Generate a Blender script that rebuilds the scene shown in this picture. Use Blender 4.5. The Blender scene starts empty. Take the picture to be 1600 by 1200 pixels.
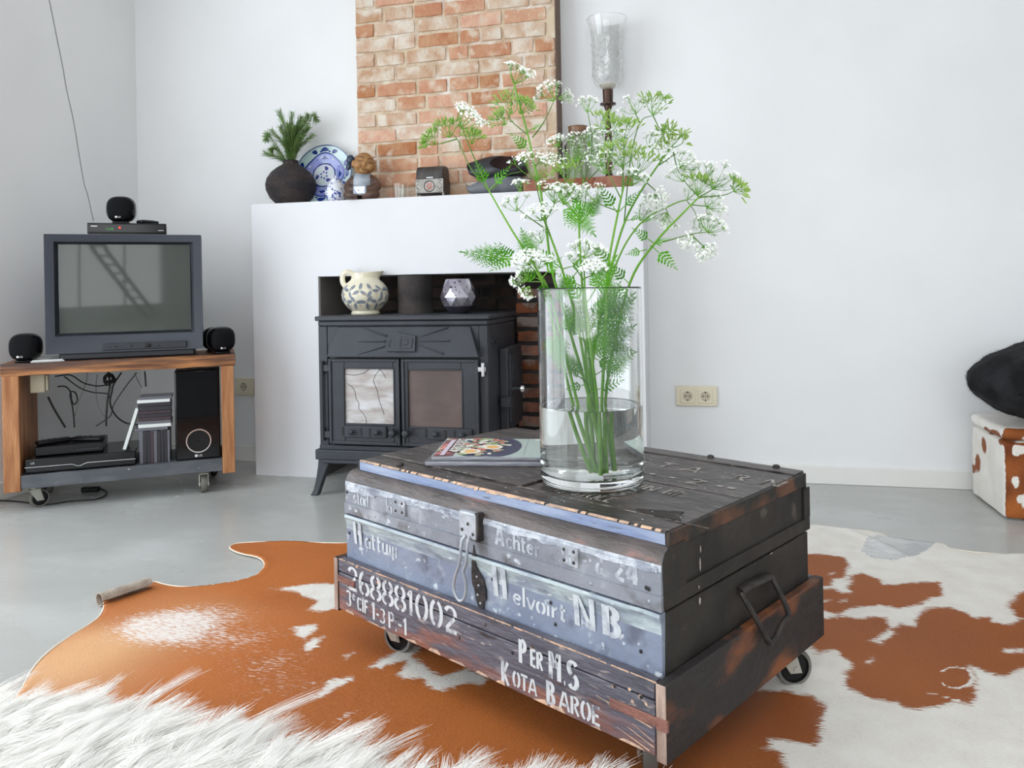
import bpy, bmesh, math, random
import numpy as np
from mathutils import Vector, Matrix, noise as mnoise
random.seed(7)
SC = bpy.context.scene
COL = SC.collection
PI = math.pi
R = math.radians

# ------------------------------------------------------------------ camera
FPX, PX0, PY0, EYE = 1224.0, 800.0, 450.0, 0.80
ROLL, YAW = R(1.03), R(13.8)
_r0 = Vector((math.cos(YAW), math.sin(YAW), 0)); FW = Vector((-math.sin(YAW), math.cos(YAW), 0)); _u0 = Vector((0, 0, 1))
RT = _r0 * math.cos(ROLL) - _u0 * math.sin(ROLL)
UP = _r0 * math.sin(ROLL) + _u0 * math.cos(ROLL)
CAM = Vector((0, 0, EYE))
cd = bpy.data.cameras.new('camera'); cam = bpy.data.objects.new('camera', cd); COL.objects.link(cam)
cd.sensor_width = 36; cd.lens = FPX * 36 / 1600; cd.shift_y = -150 / 1600; cd.clip_start = .05
m = Matrix((RT, UP, -FW)).transposed().to_4x4(); m.translation = CAM
cam.matrix_world = m
SC.camera = cam

# ------------------------------------------------------------------ world, lights, exposure
w = bpy.data.worlds.new('sky'); SC.world = w; w.use_nodes = True
bg = w.node_tree.nodes['Background']; bg.inputs[0].default_value = (.86, .93, 1, 1); bg.inputs[1].default_value = 2.2

def area(name, loc, rot, sx, sy, power, col):
    l = bpy.data.lights.new(name, 'AREA'); l.shape = 'RECTANGLE'; l.size = sx; l.size_y = sy; l.energy = power; l.color = col
    o = bpy.data.objects.new(name, l); COL.objects.link(o); o.location = loc; o.rotation_euler = rot
    return o
area('daylight_side', (-2.93, .55, 1.25), (0, R(-90), 0), 2.2, 3.2, 66, (.85, .93, 1))
area('daylight_rear', (-.1, -3.32, 1.35), (R(90), 0, 0), 4.2, 2.0, 46, (1, .985, .96))
area('added_roof_light', (.6, -.6, 2.83), (0, 0, 0), 1.8, 1.4, 30, (.95, .975, 1))  # unseen roof daylight, added to light the room from above
SC.view_settings.view_transform = 'Standard'; SC.view_settings.look = 'None'
SC.view_settings.exposure = 0.0; SC.view_settings.gamma = 1; SC.view_settings.use_curve_mapping = False
SC.cycles.max_bounces = 14; SC.cycles.diffuse_bounces = 6; SC.cycles.transmission_bounces = 12; SC.cycles.transparent_max_bounces = 12

# ------------------------------------------------------------------ measuring helpers: a pixel of the photograph to a point on a plane
def ray(px, py): return FW + RT * ((px - PX0) / FPX) - UP * ((py - PY0) / FPX)
def at(px, py, y):
    d = ray(px, py); return CAM + d * (y / d.y)
def atz(px, py, z=0):
    d = ray(px, py); return CAM + d * ((z - EYE) / d.z)

# ------------------------------------------------------------------ materials
MATS = {}
def M(name, c1, c2=None, scale=6, lo=.4, hi=.6, rough=.5, metal=0, bump=0, bscale=60, st=(1, 1, 1), c3=None, s3=20, lo3=.6, hi3=.65,
      trans=0, ior=1.45, rand=0, coat=0, spec=.5, detail=5, sheen=0, rough2=None, emit=None, es=0, bdist=.01, zr=None, grit=None):
    mt = bpy.data.materials.new(name); mt.use_nodes = True; nt = mt.node_tree; N = nt.nodes; L = nt.links
    b = N['Principled BSDF']; MATS[name] = mt
    def v(c): return (c[0], c[1], c[2], 1)
    b.inputs['Base Color'].default_value = v(c1); b.inputs['Roughness'].default_value = rough; b.inputs['Metallic'].default_value = metal
    b.inputs['Transmission Weight'].default_value = trans; b.inputs['IOR'].default_value = ior
    b.inputs['Coat Weight'].default_value = coat; b.inputs['Specular IOR Level'].default_value = spec; b.inputs['Sheen Weight'].default_value = sheen
    if emit: b.inputs['Emission Color'].default_value = v(emit); b.inputs['Emission Strength'].default_value = es
    if c2 is None and not bump and not rand and c3 is None: return mt
    tc = N.new('ShaderNodeTexCoord'); mp = N.new('ShaderNodeMapping'); mp.inputs['Scale'].default_value = st
    oi = N.new('ShaderNodeObjectInfo')
    ad = N.new('ShaderNodeVectorMath'); ad.operation = 'ADD'; L.new(tc.outputs['Object'], ad.inputs[0])
    if rand:
        sc_ = N.new('ShaderNodeMath'); sc_.operation = 'MULTIPLY'; sc_.inputs[1].default_value = 37.0
        L.new(oi.outputs['Random'], sc_.inputs[0]); L.new(sc_.outputs[0], ad.inputs[1])
    L.new(ad.outputs[0], mp.inputs[0])
    def noise(s, d=detail):
        n = N.new('ShaderNodeTexNoise'); n.inputs['Scale'].default_value = s; n.inputs['Detail'].default_value = d
        L.new(mp.outputs[0], n.inputs['Vector']); return n
    def ramp(n, a, bb):
        r = N.new('ShaderNodeMapRange'); r.inputs['From Min'].default_value = a; r.inputs['From Max'].default_value = bb
        L.new(n.outputs[0], r.inputs['Value']); return r
    cur = None
    if c2 is not None:
        r = ramp(noise(scale), lo, hi); mx = N.new('ShaderNodeMix'); mx.data_type = 'RGBA'
        mx.inputs['A'].default_value = v(c1); mx.inputs['B'].default_value = v(c2)
        L.new(r.outputs[0], mx.inputs['Factor']); cur = mx.outputs['Result']
        if rough2 is not None:
            rr = N.new('ShaderNodeMapRange'); rr.inputs['To Min'].default_value = rough; rr.inputs['To Max'].default_value = rough2
            L.new(r.outputs[0], rr.inputs['Value']); L.new(rr.outputs[0], b.inputs['Roughness'])
    if rand:
        hs = N.new('ShaderNodeHueSaturation'); mr = N.new('ShaderNodeMapRange')
        mr.inputs['To Min'].default_value = 1 - rand; mr.inputs['To Max'].default_value = 1 + rand
        L.new(oi.outputs['Random'], mr.inputs['Value']); L.new(mr.outputs[0], hs.inputs['Value'])
        m2 = N.new('ShaderNodeMapRange'); m2.inputs['To Min'].default_value = 1.1; m2.inputs['To Max'].default_value = .8
        L.new(oi.outputs['Random'], m2.inputs['Value']); L.new(m2.outputs[0], hs.inputs['Saturation'])
        if cur: L.new(cur, hs.inputs['Color'])
        else: hs.inputs['Color'].default_value = v(c1)
        cur = hs.outputs[0]
    if c3 is not None:
        r = ramp(noise(s3, 8), lo3, hi3); mx = N.new('ShaderNodeMix'); mx.data_type = 'RGBA'
        if cur: L.new(cur, mx.inputs['A'])
        else: mx.inputs['A'].default_value = v(c1)
        mx.inputs['B'].default_value = v(c3); L.new(r.outputs[0], mx.inputs['Factor']); cur = mx.outputs['Result']
    def over(fac, col):
        nonlocal cur
        mx = N.new('ShaderNodeMix'); mx.data_type = 'RGBA'; L.new(cur, mx.inputs['A']); mx.inputs['B'].default_value = v(col); L.new(fac, mx.inputs['Factor']); cur = mx.outputs['Result']
    if grit:        # dark grime and pale scuffs of worn paint
        over(ramp(noise(grit[1], 9), .57, .70).outputs[0], grit[0])
        over(ramp(noise(grit[1] * 2.7, 9), .63, .70).outputs[0], grit[2])
    if zr:          # bare, rubbed paint along a lower edge
        sx_ = N.new('ShaderNodeSeparateXYZ'); L.new(tc.outputs['Object'], sx_.inputs[0]); ma_ = N.new('ShaderNodeMath'); ma_.operation = 'MULTIPLY_ADD'
        L.new(noise(11, 8).outputs[0], ma_.inputs[0]); ma_.inputs[1].default_value = .16; L.new(sx_.outputs['Z'], ma_.inputs[2])
        rz_ = N.new('ShaderNodeMapRange'); rz_.inputs['From Min'].default_value = zr[1] + .08; rz_.inputs['From Max'].default_value = zr[2] + .08; rz_.inputs['To Min'].default_value = .75; rz_.inputs['To Max'].default_value = 0
        L.new(ma_.outputs[0], rz_.inputs['Value']); over(rz_.outputs[0], zr[0])
    if cur: L.new(cur, b.inputs['Base Color'])
    if bump:
        bp = N.new('ShaderNodeBump'); bp.inputs['Strength'].default_value = bump; bp.inputs['Distance'].default_value = bdist
        L.new(noise(bscale).outputs[0], bp.inputs['Height']); L.new(bp.outputs[0], b.inputs['Normal'])
    return mt

M('wall', (.80, .80, .80), (.765, .765, .765), scale=1.5, rough=.7, bump=.12, bscale=9)
M('ceiling', (.82, .82, .82), rough=.8)
M('floor', (.365, .365, .345), (.455, .455, .435), scale=1.3, lo=.3, hi=.7, rough=.20, rough2=.32, c3=(.52, .53, .51), s3=2.5, lo3=.48, hi3=.85, bump=.04, bscale=30, st=(1, 1.6, 1))
M('baseboard', (.76, .745, .71), rough=.45)
M('plaster', (.70, .70, .715), (.68, .68, .695), scale=3, rough=.6, bump=.08, bscale=14)
M('mortar', (.62, .50, .36), (.50, .36, .25), scale=14, rough=.9, bump=.9, bscale=45, c3=(.74, .68, .6), s3=9, lo3=.5, hi3=.65)
M('brick', (.50, .22, .12), (.58, .33, .20), scale=16, lo=.35, hi=.65, rough=.9, spec=.2, bump=1, bscale=60, rand=.2, c3=(.64, .50, .38), s3=15, lo3=.53, hi3=.66)
M('brick_pale', (.52, .32, .20), (.62, .46, .34), scale=14, rough=.88, bump=.8, bscale=70, rand=.12, c3=(.68, .60, .50), s3=12, lo3=.46, hi3=.62)
M('brick_soot', (.035, .03, .03), (.09, .06, .05), scale=8, rough=.9, bump=.8, bscale=60, rand=.3)
M('brick_warm', (.30, .10, .045), (.16, .07, .045), scale=12, rough=.9, bump=.9, bscale=60, rand=.3, c3=(.25, .2, .17), s3=10, lo3=.52, hi3=.62)
M('soot', (.02, .018, .018), (.06, .05, .045), scale=5, rough=.9, bump=.5, bscale=40)
M('jamb', (.17, .155, .145), (.22, .20, .185), scale=3, rough=.55)
M('iron', (.034, .037, .043), (.046, .049, .056), scale=5, rough=.42, rough2=.5, metal=.2, spec=.4, bump=.1, bscale=160)
M('iron_dark', (.02, .02, .022), rough=.5, metal=.3)
M('chrome', (.75, .75, .76), rough=.16, metal=1)
M('steel', (.5, .5, .5), rough=.35, metal=1)
M('galv', (.48, .47, .42), rough=.4, metal=.6)
M('black_plastic', (.007, .007, .008), rough=.3, spec=.35)
M('gloss_black', (.003, .003, .004), rough=.12, spec=.4)
M('grille', (.004, .004, .005), rough=.8, spec=.2, bump=.5, bscale=700)
M('tv_case', (.042, .046, .06), (.048, .052, .066), scale=3, rough=.42, spec=.35)
M('tv_case_dark', (.02, .022, .028), rough=.4)
M('tv_glass', (.062, .068, .060), rough=.05, spec=.5)
M('wood', (.13, .052, .026), (.46, .20, .075), scale=5, lo=.38, hi=.62, rough=.5, spec=.3, bump=.3, bscale=30, st=(.8, 4, 10), c3=(.085, .05, .04), s3=2.2, lo3=.46, hi3=.60)
M('wood_leg', (.27, .10, .04), (.48, .23, .10), scale=5.0, lo=.36, hi=.64, spec=.3, rough=.5, bump=.25, bscale=30, st=(8, 4, .8), c3=(.11, .055, .03), s3=2.6, lo3=.57, hi3=.74)
M('wood_dark', (.10, .055, .035), (.16, .09, .055), scale=3.2, rough=.55, bump=.25, bscale=30, st=(7, 5, .6))
M('beam', (.075, .08, .09), (.11, .115, .125), scale=7, rough=.55, st=(1, 3, 3), c3=(.5, .5, .5), s3=40, lo3=.72, hi3=.74)
M('rubber', (.15, .14, .125), rough=.6)
M('white_plastic', (.75, .75, .73), rough=.35)
M('cream_plastic', (.72, .66, .50), rough=.35)
M('cream_dark', (.50, .44, .33), rough=.4)
M('beige_plastic', (.36, .31, .22), rough=.4)
M('cable', (.012, .012, .012), rough=.5)
M('cable_grey', (.16, .16, .15), rough=.5)
M('logo', (.7, .7, .7), rough=.4)
# trunk
M('paint_blue', (.165, .19, .26), (.23, .26, .335), scale=7, lo=.35, hi=.65, rough=.40, bump=.35, bscale=30, c3=(.40, .43, .47), s3=12, lo3=.60, hi3=.72, grit=((.11, .12, .16), 20, (.50, .53, .56)))
M('paint_lid', (.185, .195, .225), (.245, .255, .285), scale=6, lo=.35, hi=.65, rough=.40, bump=.4, bscale=28, c3=(.40, .41, .44), s3=12, lo3=.58, hi3=.70, grit=((.12, .115, .12), 18, (.48, .50, .52)))
M('paint_chalk', (.50, .52, .56), (.28, .30, .35), scale=26, lo=.42, hi=.60, rough=.7, bump=.5, bscale=70, grit=((.2, .21, .25), 34, (.72, .74, .76)))
M('paint_lit_edge', (.40, .455, .465), (.21, .24, .29), scale=22, lo=.42, hi=.64, rough=.5, bump=.35, bscale=50, st=(.5, 1, 1.6), grit=((.14, .15, .19), 26, (.60, .64, .64)))  # light on the chest's rolled edge painted as a pale band, with scuffs
M('paint_tray', (.070, .068, .086), (.115, .108, .135), scale=6, lo=.25, hi=.75, rough=.46, bump=.4, bscale=28, st=(1, 3, 4), c3=(.17, .16, .18), s3=9, lo3=.56, hi3=.68, grit=((.04, .036, .04), 10, (.30, .25, .23)), zr=((.30, .105, .055), .085, .135))
M('paint_dark', (.022, .019, .017), (.040, .034, .029), scale=7, rough=.6, spec=.3, bump=.4, bscale=25, c3=(.085, .07, .06), s3=18, lo3=.68, hi3=.74)
M('paint_rust', (.030, .026, .025), (.22, .075, .03), scale=5.0, lo=.50, hi=.64, rough=.6, spec=.3, bump=.5, bscale=25, st=(1, 1, 2.2), c3=(.03, .03, .03), s3=14, lo3=.62, hi3=.68)
M('end_worn', (.026, .025, .022), (.13, .06, .035), scale=9, lo=.55, hi=.68, rough=.6, spec=.3, bump=.5, bscale=30)
M('paint_top', (.035, .029, .027), (.075, .062, .057), scale=6, rough=.36, spec=.4, bump=.3, bscale=24, st=(1, 3, 1), c3=(.15, .12, .105), s3=20, lo3=.60, hi3=.70, grit=((.02, .017, .016), 14, (.25, .21, .19)))
M('roll_dark', (.075, .062, .058), (.12, .095, .088), scale=9, rough=.5, bump=.6, bscale=30, st=(1, 3, 3), c3=(.24, .13, .11), s3=9, lo3=.6, hi3=.68)
M('blue_edge', (.17, .215, .34), (.27, .31, .41), scale=10, rough=.5, bump=.3, bscale=40, st=(.6, 3, 3), c3=(.12, .14, .2), s3=30, lo3=.66, hi3=.7)
M('raw_wood', (.70, .45, .30), (.40, .28, .22), scale=40, rough=.8, bump=.5, bscale=120)
M('end_grain', (.46, .33, .27), (.28, .19, .15), scale=14, rough=.8, bump=.6, bscale=60, st=(3, 1, .6))
M('rust_strap', (.25, .11, .085), (.17, .08, .065), scale=20, rough=.6, metal=.2, bump=.4, bscale=80)
M('dark_iron', (.03, .028, .027), (.06, .05, .045), scale=30, rough=.5, metal=.5, bump=.3, bscale=90)
M('zinc_plate', (.32, .34, .38), (.40, .41, .44), scale=15, rough=.4, metal=.3, bump=.2, bscale=60)
M('letter', (.55, .56, .57), (.16, .16, .19), scale=42, lo=.52, hi=.70, rough=.6)
M('letter_solid', (.55, .56, .57), (.36, .36, .39), scale=42, lo=.5, hi=.7, rough=.6)
M('letter_plain', (.52, .54, .56), (.27, .29, .34), scale=36, lo=.48, hi=.66, rough=.6)
M('letter_faint', (.44, .46, .49), (.24, .25, .29), scale=34, lo=.44, hi=.62, rough=.6)
M('letter_top', (.42, .38, .34), (.10, .09, .085), scale=40, lo=.42, hi=.60, rough=.6)
# vase, plants
M('glass', (.985, 1, .99), rough=0, trans=1, ior=1.47)
M('water', (.985, 1, .985), rough=0, trans=1, ior=1.33)
M('shade_glass', (.99, .99, .98), rough=.04, trans=1, ior=1.38)
M('etch', (.85, .85, .83), rough=.4)
M('etch_soft', (.95, .95, .93), rough=.3, trans=.7, ior=1.3)
M('smoke_glass', (.80, .83, .72), rough=.05, trans=1, ior=1.35)
M('brown_glass', (.36, .20, .11), rough=.2, trans=.6, ior=1.4)
M('stem', (.11, .30, .025), (.18, .38, .05), scale=8, rough=.5, spec=.25)
M('stem_dark', (.07, .16, .03), (.12, .23, .04), scale=8, rough=.5, spec=.25)
M('leaf', (.04, .20, .006), (.10, .34, .015), scale=14, rough=.5, spec=.2)
M('leaf_pale', (.20, .36, .05), (.30, .45, .09), scale=14, rough=.5)
M('petal', (.92, .93, .88), rough=.6)
M('rosemary', (.12, .22, .06), (.24, .37, .12), scale=20, rough=.55)
M('rosemary_stem', (.14, .10, .06), rough=.7)
# ornaments
M('clay_dark', (.022, .019, .021), (.045, .032, .03), scale=12, rough=.6, bump=1.0, bscale=95, st=(1, 1, 1.6))
M('plate_blue', (.012, .03, .20), rough=.15, coat=.5)
M('plate_pale', (.50, .56, .66), (.62, .62, .68), scale=20, rough=.15, coat=.5)
M('plate_lilac', (.24, .26, .56), (.16, .20, .50), scale=20, rough=.15, coat=.5)
M('plate_green', (.45, .60, .60), (.52, .64, .62), scale=20, rough=.15, coat=.5)
M('china', (.70, .72, .78), (.05, .08, .32), scale=55, lo=.56, hi=.60, rough=.15, coat=.5)
M('bronze', (.30, .14, .045), (.36, .19, .07), scale=18, rough=.4, bump=.2, bscale=80)
M('bronze_dark', (.055, .03, .025), (.11, .06, .04), scale=12, rough=.45)
M('glaze_grey', (.25, .29, .34), (.36, .39, .43), scale=25, rough=.25)
M('glaze_navy', (.03, .045, .075), rough=.2)
M('pewter', (.27, .255, .235), (.36, .34, .31), scale=40, rough=.4, metal=.5, bump=.5, bscale=150)
M('casket_dark', (.035, .032, .03), (.07, .06, .055), scale=20, rough=.4, metal=.3, bump=.3, bscale=60)
M('casket_red', (.55, .10, .06), rough=.4)
M('clog', (.014, .015, .018), (.03, .032, .036), scale=8, rough=.38, bump=.15, bscale=20)
M('clog_in', (.03, .012, .010), rough=.8)
M('clog_grey', (.20, .21, .23), (.10, .105, .12), scale=6, rough=.4)
M('jug_cream', (.74, .69, .53), (.70, .65, .50), scale=8, rough=.22, coat=.4)
M('jug_leaf', (.20, .225, .26), rough=.3)
M('jug_dot', (.50, .32, .20), rough=.3)
M('mercury', (.36, .33, .40), (.62, .60, .64), scale=10, rough=.12, metal=.85, c3=(.06, .05, .07), s3=90, lo3=.60, hi3=.63)
M('mercury_low', (.13, .12, .15), rough=.15, metal=.8)
M('candle_metal', (.055, .032, .025), (.10, .055, .04), scale=20, rough=.35, metal=.7)
M('cream_glow', (.78, .74, .62), rough=.5)
M('mag_pale', (.52, .62, .57), rough=.3, coat=.3)
M('mag_dark', (.10, .10, .11), (.17, .16, .17), scale=20, rough=.3, coat=.3)
M('mag_red', (.24, .06, .07), (.14, .05, .06), scale=30, rough=.3)
M('page', (.40, .40, .43), (.22, .22, .26), scale=60, rough=.6, st=(.3, 1, 9))
M('p_white', (.8, .8, .78), rough=.35)
M('p_lilac', (.62, .55, .64), rough=.35)
M('p_navy', (.045, .05, .10), rough=.3)
M('p_red', (.60, .12, .10), (.70, .28, .22), scale=60, rough=.35)
M('p_green', (.28, .42, .16), (.50, .56, .34), scale=60, rough=.35)
M('p_olive', (.36, .34, .20), (.55, .52, .38), scale=60, rough=.35)
M('p_egg', (.82, .78, .68), rough=.35)
M('p_yolk', (.85, .45, .12), rough=.35)
M('fur_black', (.006, .006, .007), (.022, .022, .024), scale=12, rough=.8, spec=.25, bump=1, bscale=90)
M('brass', (.5, .4, .2), rough=.3, metal=1)
M('case_a', (.025, .024, .03), rough=.3); M('case_b', (.05, .032, .038), rough=.3); M('case_c', (.12, .12, .14), rough=.3); M('case_w', (.68, .70, .68), rough=.3)
M('led_red', (.8, .02, .01), emit=(1, .03, .01), es=3); M('led_green', (.05, .3, .06), emit=(.1, 1, .2), es=.12)
M('window_frame', (.75, .75, .74), rough=.4)

# tongue of hide, painted by attributes
def hide_material(name, attr_noise=1.0, pouf=False):
    mt = bpy.data.materials.new(name); mt.use_nodes = True; nt = mt.node_tree; N = nt.nodes; L = nt.links; b = N['Principled BSDF']; MATS[name] = mt
    b.inputs['Roughness'].default_value = .55; b.inputs['Specular IOR Level'].default_value = .22
    tc = N.new('ShaderNodeTexCoord'); at_ = N.new('ShaderNodeAttribute'); at_.attribute_name = 'pat'; sp = N.new('ShaderNodeSeparateColor'); L.new(at_.outputs['Color'], sp.inputs[0])
    def noise(s, st=(1, 1, 1), d=6, rot=0):
        mp = N.new('ShaderNodeMapping'); mp.inputs['Scale'].default_value = st; mp.inputs['Rotation'].default_value = (0, 0, rot)
        n = N.new('ShaderNodeTexNoise'); n.inputs['Scale'].default_value = s; n.inputs['Detail'].default_value = d
        L.new(tc.outputs['Object'], mp.inputs[0]); L.new(mp.outputs[0], n.inputs['Vector']); return n.outputs[0]
    def math_(op, a, c, cl=False):
        n = N.new('ShaderNodeMath'); n.operation = op; n.use_clamp = cl
        for i, x in enumerate((a, c)):
            if isinstance(x, (int, float)): n.inputs[i].default_value = x
            else: L.new(x, n.inputs[i])
        return n.outputs[0]
    def mr(x, a, c):
        n = N.new('ShaderNodeMapRange'); n.inputs['From Min'].default_value = a; n.inputs['From Max'].default_value = c; L.new(x, n.inputs['Value']); return n.outputs[0]
    def mix(f, A, B):
        n = N.new('ShaderNodeMix'); n.data_type = 'RGBA'
        L.new(f, n.inputs['Factor'])
        for k, x in (('A', A), ('B', B)):
            if isinstance(x, tuple): n.inputs[k].default_value = (*x, 1)
            else: L.new(x, n.inputs[k])
        return n.outputs['Result']
    fib = noise(60, (1, 7, 1), rot=R(35)); fine = noise(160, (1, 5, 1), rot=R(35)); big = noise(2.2); mid = noise(14)
    f = math_('ADD', sp.outputs['Red'], math_('MULTIPLY', math_('SUBTRACT', fib, .5), .5))
    f = math_('ADD', f, math_('MULTIPLY', math_('SUBTRACT', mid, .5), .35))
    white = mr(f, .47, .56)
    brown = mix(mr(big, .35, .65), (.46, .125, .022), (.27, .062, .012))
    brown = mix(mr(fine, .3, .75), brown, (.55, .185, .045))
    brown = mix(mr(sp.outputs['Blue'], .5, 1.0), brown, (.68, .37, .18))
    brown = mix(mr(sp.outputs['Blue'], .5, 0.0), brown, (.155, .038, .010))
    wh = mix(mr(mid, .35, .7), (.80, .765, .70), (.70, .64, .565))
    wh = mix(mr(fine, .4, .8), wh, (.86, .84, .80))
    speck = math_('MULTIPLY', mr(math_('ADD', fib, math_('MULTIPLY', sp.outputs['Green'], .42)), .74, .90), mr(sp.outputs['Green'], .02, .25))
    c = mix(white, brown, wh); c = mix(speck, c, (.80, .72, .66))
    L.new(c, b.inputs['Base Color'])
    bp = N.new('ShaderNodeBump'); bp.inputs['Strength'].default_value = .55; bp.inputs['Distance'].default_value = .004
    L.new(fine, bp.inputs['Height']); L.new(bp.outputs[0], b.inputs['Normal'])
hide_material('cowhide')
M('hide_edge', (.74, .66, .54), rough=.8)
M('hide_back', (.33, .27, .22), (.42, .36, .30), scale=30, rough=.85, bump=.5, bscale=90)
M('hide_suede', (.46, .46, .46), (.60, .59, .58), scale=9, rough=.85, bump=.5, bscale=60)
def fur_mat():
    mt = bpy.data.materials.new('wool'); mt.use_nodes = True; MATS['wool'] = mt; N = mt.node_tree.nodes; b = N['Principled BSDF']
    b.inputs['Base Color'].default_value = (.93, .91, .87, 1); b.inputs['Roughness'].default_value = .5; b.inputs['Sheen Weight'].default_value = .3
fur_mat()

# ------------------------------------------------------------------ mesh helpers
class MB:
    def __init__(s): s.v = []; s.f = []; s.mi = []; s.m = Matrix()
    def add(s, vs, fs, mi=0):
        n = len(s.v); s.v += [tuple(s.m @ Vector(p)) for p in vs]
        for f in fs: s.f.append([n + i for i in f]); s.mi.append(mi)
        return s
    def box(s, x0, x1, y0, y1, z0, z1, mi=0, front=None, right=None, top=None):
        vs = [(x0, y0, z0), (x1, y0, z0), (x1, y1, z0), (x0, y1, z0), (x0, y0, z1), (x1, y0, z1), (x1, y1, z1), (x0, y1, z1)]
        fs = [(0, 3, 2, 1), (4, 5, 6, 7), (0, 1, 5, 4), (1, 2, 6, 5), (2, 3, 7, 6), (3, 0, 4, 7)]
        n = len(s.v); s.v += [tuple(s.m @ Vector(p)) for p in vs]
        for k, f in enumerate(fs):
            s.f.append([n + i for i in f])
            q = mi
            if k == 2 and front is not None: q = front
            if k == 3 and right is not None: q = right
            if k == 1 and top is not None: q = top
            s.mi.append(q)
        return s
    def tube(s, pts, r, n=8, mi=0, caps=True, flat=1.0):
        pts = [Vector(p) for p in pts]; k = len(pts)
        rs = list(r) if isinstance(r, (list, tuple)) else [r] * k
        t0 = (pts[1] - pts[0]).normalized(); up = Vector((0, 0, 1)) if abs(t0.z) < .9 else Vector((1, 0, 0))
        a = t0.cross(up).normalized(); vs = []
        for i, p in enumerate(pts):
            t = (pts[min(i + 1, k - 1)] - pts[max(i - 1, 0)])
            t = t.normalized() if t.length > 1e-9 else t0
            a = (a - t * a.dot(t)); a = a.normalized() if a.length > 1e-6 else t.orthogonal().normalized()
            b = t.cross(a)
            for j in range(n):
                an = 2 * PI * j / n; vs.append(p + (a * math.cos(an) + b * math.sin(an) * flat) * rs[i])
        fs = [(i * n + j, i * n + (j + 1) % n, (i + 1) * n + (j + 1) % n, (i + 1) * n + j) for i in range(k - 1) for j in range(n)]
        if caps: fs += [tuple(range(n))[::-1], tuple(range((k - 1) * n, k * n))]
        return s.add(vs, fs, mi)
    def cyl(s, p0, p1, r0, r1=None, n=20, mi=0): return s.tube([p0, p1], [r0, r0 if r1 is None else r1], n, mi)
    def lathe(s, prof, c=(0, 0, 0), n=32, mi=0, cap0=True, cap1=True, sx=1, sy=1, mif=None):
        vs = []; c = Vector(c)
        for (r, z) in prof:
            for j in range(n):
                a = 2 * PI * j / n; vs.append(c + Vector((r * math.cos(a) * sx, r * math.sin(a) * sy, z)))
        k = len(prof); base = len(s.v); s.v += [tuple(s.m @ p) for p in vs]
        for i in range(k - 1):
            for j in range(n):
                s.f.append([base + q for q in (i * n + j, i * n + (j + 1) % n, (i + 1) * n + (j + 1) % n, (i + 1) * n + j)]); s.mi.append(mif(i, j) if mif else mi)
        if cap0: s.f.append([base + j for j in range(n)][::-1]); s.mi.append(mi)
        if cap1: s.f.append([base + (k - 1) * n + j for j in range(n)]); s.mi.append(mi)
        return s
    def ell(s, c, r, n=20, m_=12, mi=0, p=1.0, rot=None):
        vs = []; c = Vector(c)
        def sg(x): return math.copysign(abs(x) ** p, x)
        for i in range(m_ + 1):
            th = PI * i / m_ - PI / 2
            for j in range(n):
                a = 2 * PI * j / n
                v = Vector((r[0] * sg(math.cos(th)) * sg(math.cos(a)), r[1] * sg(math.cos(th)) * sg(math.sin(a)), r[2] * sg(math.sin(th))))
                if rot: v = rot @ v
                vs.append(c + v)
        fs = [(i * n + j, i * n + (j + 1) % n, (i + 1) * n + (j + 1) % n, (i + 1) * n + j) for i in range(m_) for j in range(n)]
        return s.add(vs, fs, mi)
    def prism(s, poly, fn, d0, d1, mi=0, side=None, end=None):
        """poly of 2D points, fn(a,b,d) -> 3D; extruded from d0 to d1"""
        n = len(poly); vs = [fn(a, b, d0) for a, b in poly] + [fn(a, b, d1) for a, b in poly]
        s.add(vs, [tuple(range(n))[::-1], tuple(range(n, 2 * n))], mi if end is None else end)
        nb = len(s.v) - 2 * n
        for i in range(n):
            s.f.append([nb + i, nb + (i + 1) % n, nb + n + (i + 1) % n, nb + n + i]); s.mi.append(mi if side is None else side)
        return s
    def build(s, name, mats, parent=None, smooth=40, bevel=0, loc=None, rz=0, fix=True, merge=False, seg=2):
        me = bpy.data.meshes.new(name); me.from_pydata(s.v, [], s.f)
        if isinstance(mats, str): mats = [mats]
        for q in mats: me.materials.append(MATS[q])
        if any(s.mi): me.polygons.foreach_set('material_index', s.mi)
        if fix or merge:
            b = bmesh.new(); b.from_mesh(me)
            if merge: bmesh.ops.remove_doubles(b, verts=b.verts, dist=1e-5)
            bmesh.ops.recalc_face_normals(b, faces=b.faces); b.to_mesh(me); b.free()
        if smooth:
            me.polygons.foreach_set('use_smooth', [True] * len(me.polygons)); me.set_sharp_from_angle(angle=R(smooth))
        me.update()
        o = bpy.data.objects.new(name, me); COL.objects.link(o)
        if parent is not None: o.parent = parent
        if loc is not None: o.location = loc
        o.rotation_euler.z = rz
        if bevel:
            md = o.modifiers.new('bevel', 'BEVEL'); md.width = bevel; md.segments = seg; md.limit_method = 'ANGLE'; md.angle_limit = R(40)
        return o
def tag(o, label=None, cat=None, group=None, kind=None):
    if label: o['label'] = label
    if cat: o['category'] = cat
    if group: o['group'] = group
    if kind: o['kind'] = kind
    return o
def thing(name, label, cat, loc=(0, 0, 0), rz=0, group=None):
    o = bpy.data.objects.new(name, None); COL.objects.link(o); o.location = loc; o.rotation_euler.z = rz; o.empty_display_size = .05
    return tag(o, label, cat, group)
def copy_tree(o, parent=None):
    c = o.copy(); COL.objects.link(c); c.parent = parent
    for ch in list(o.children): copy_tree(ch, c)
    return c
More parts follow.
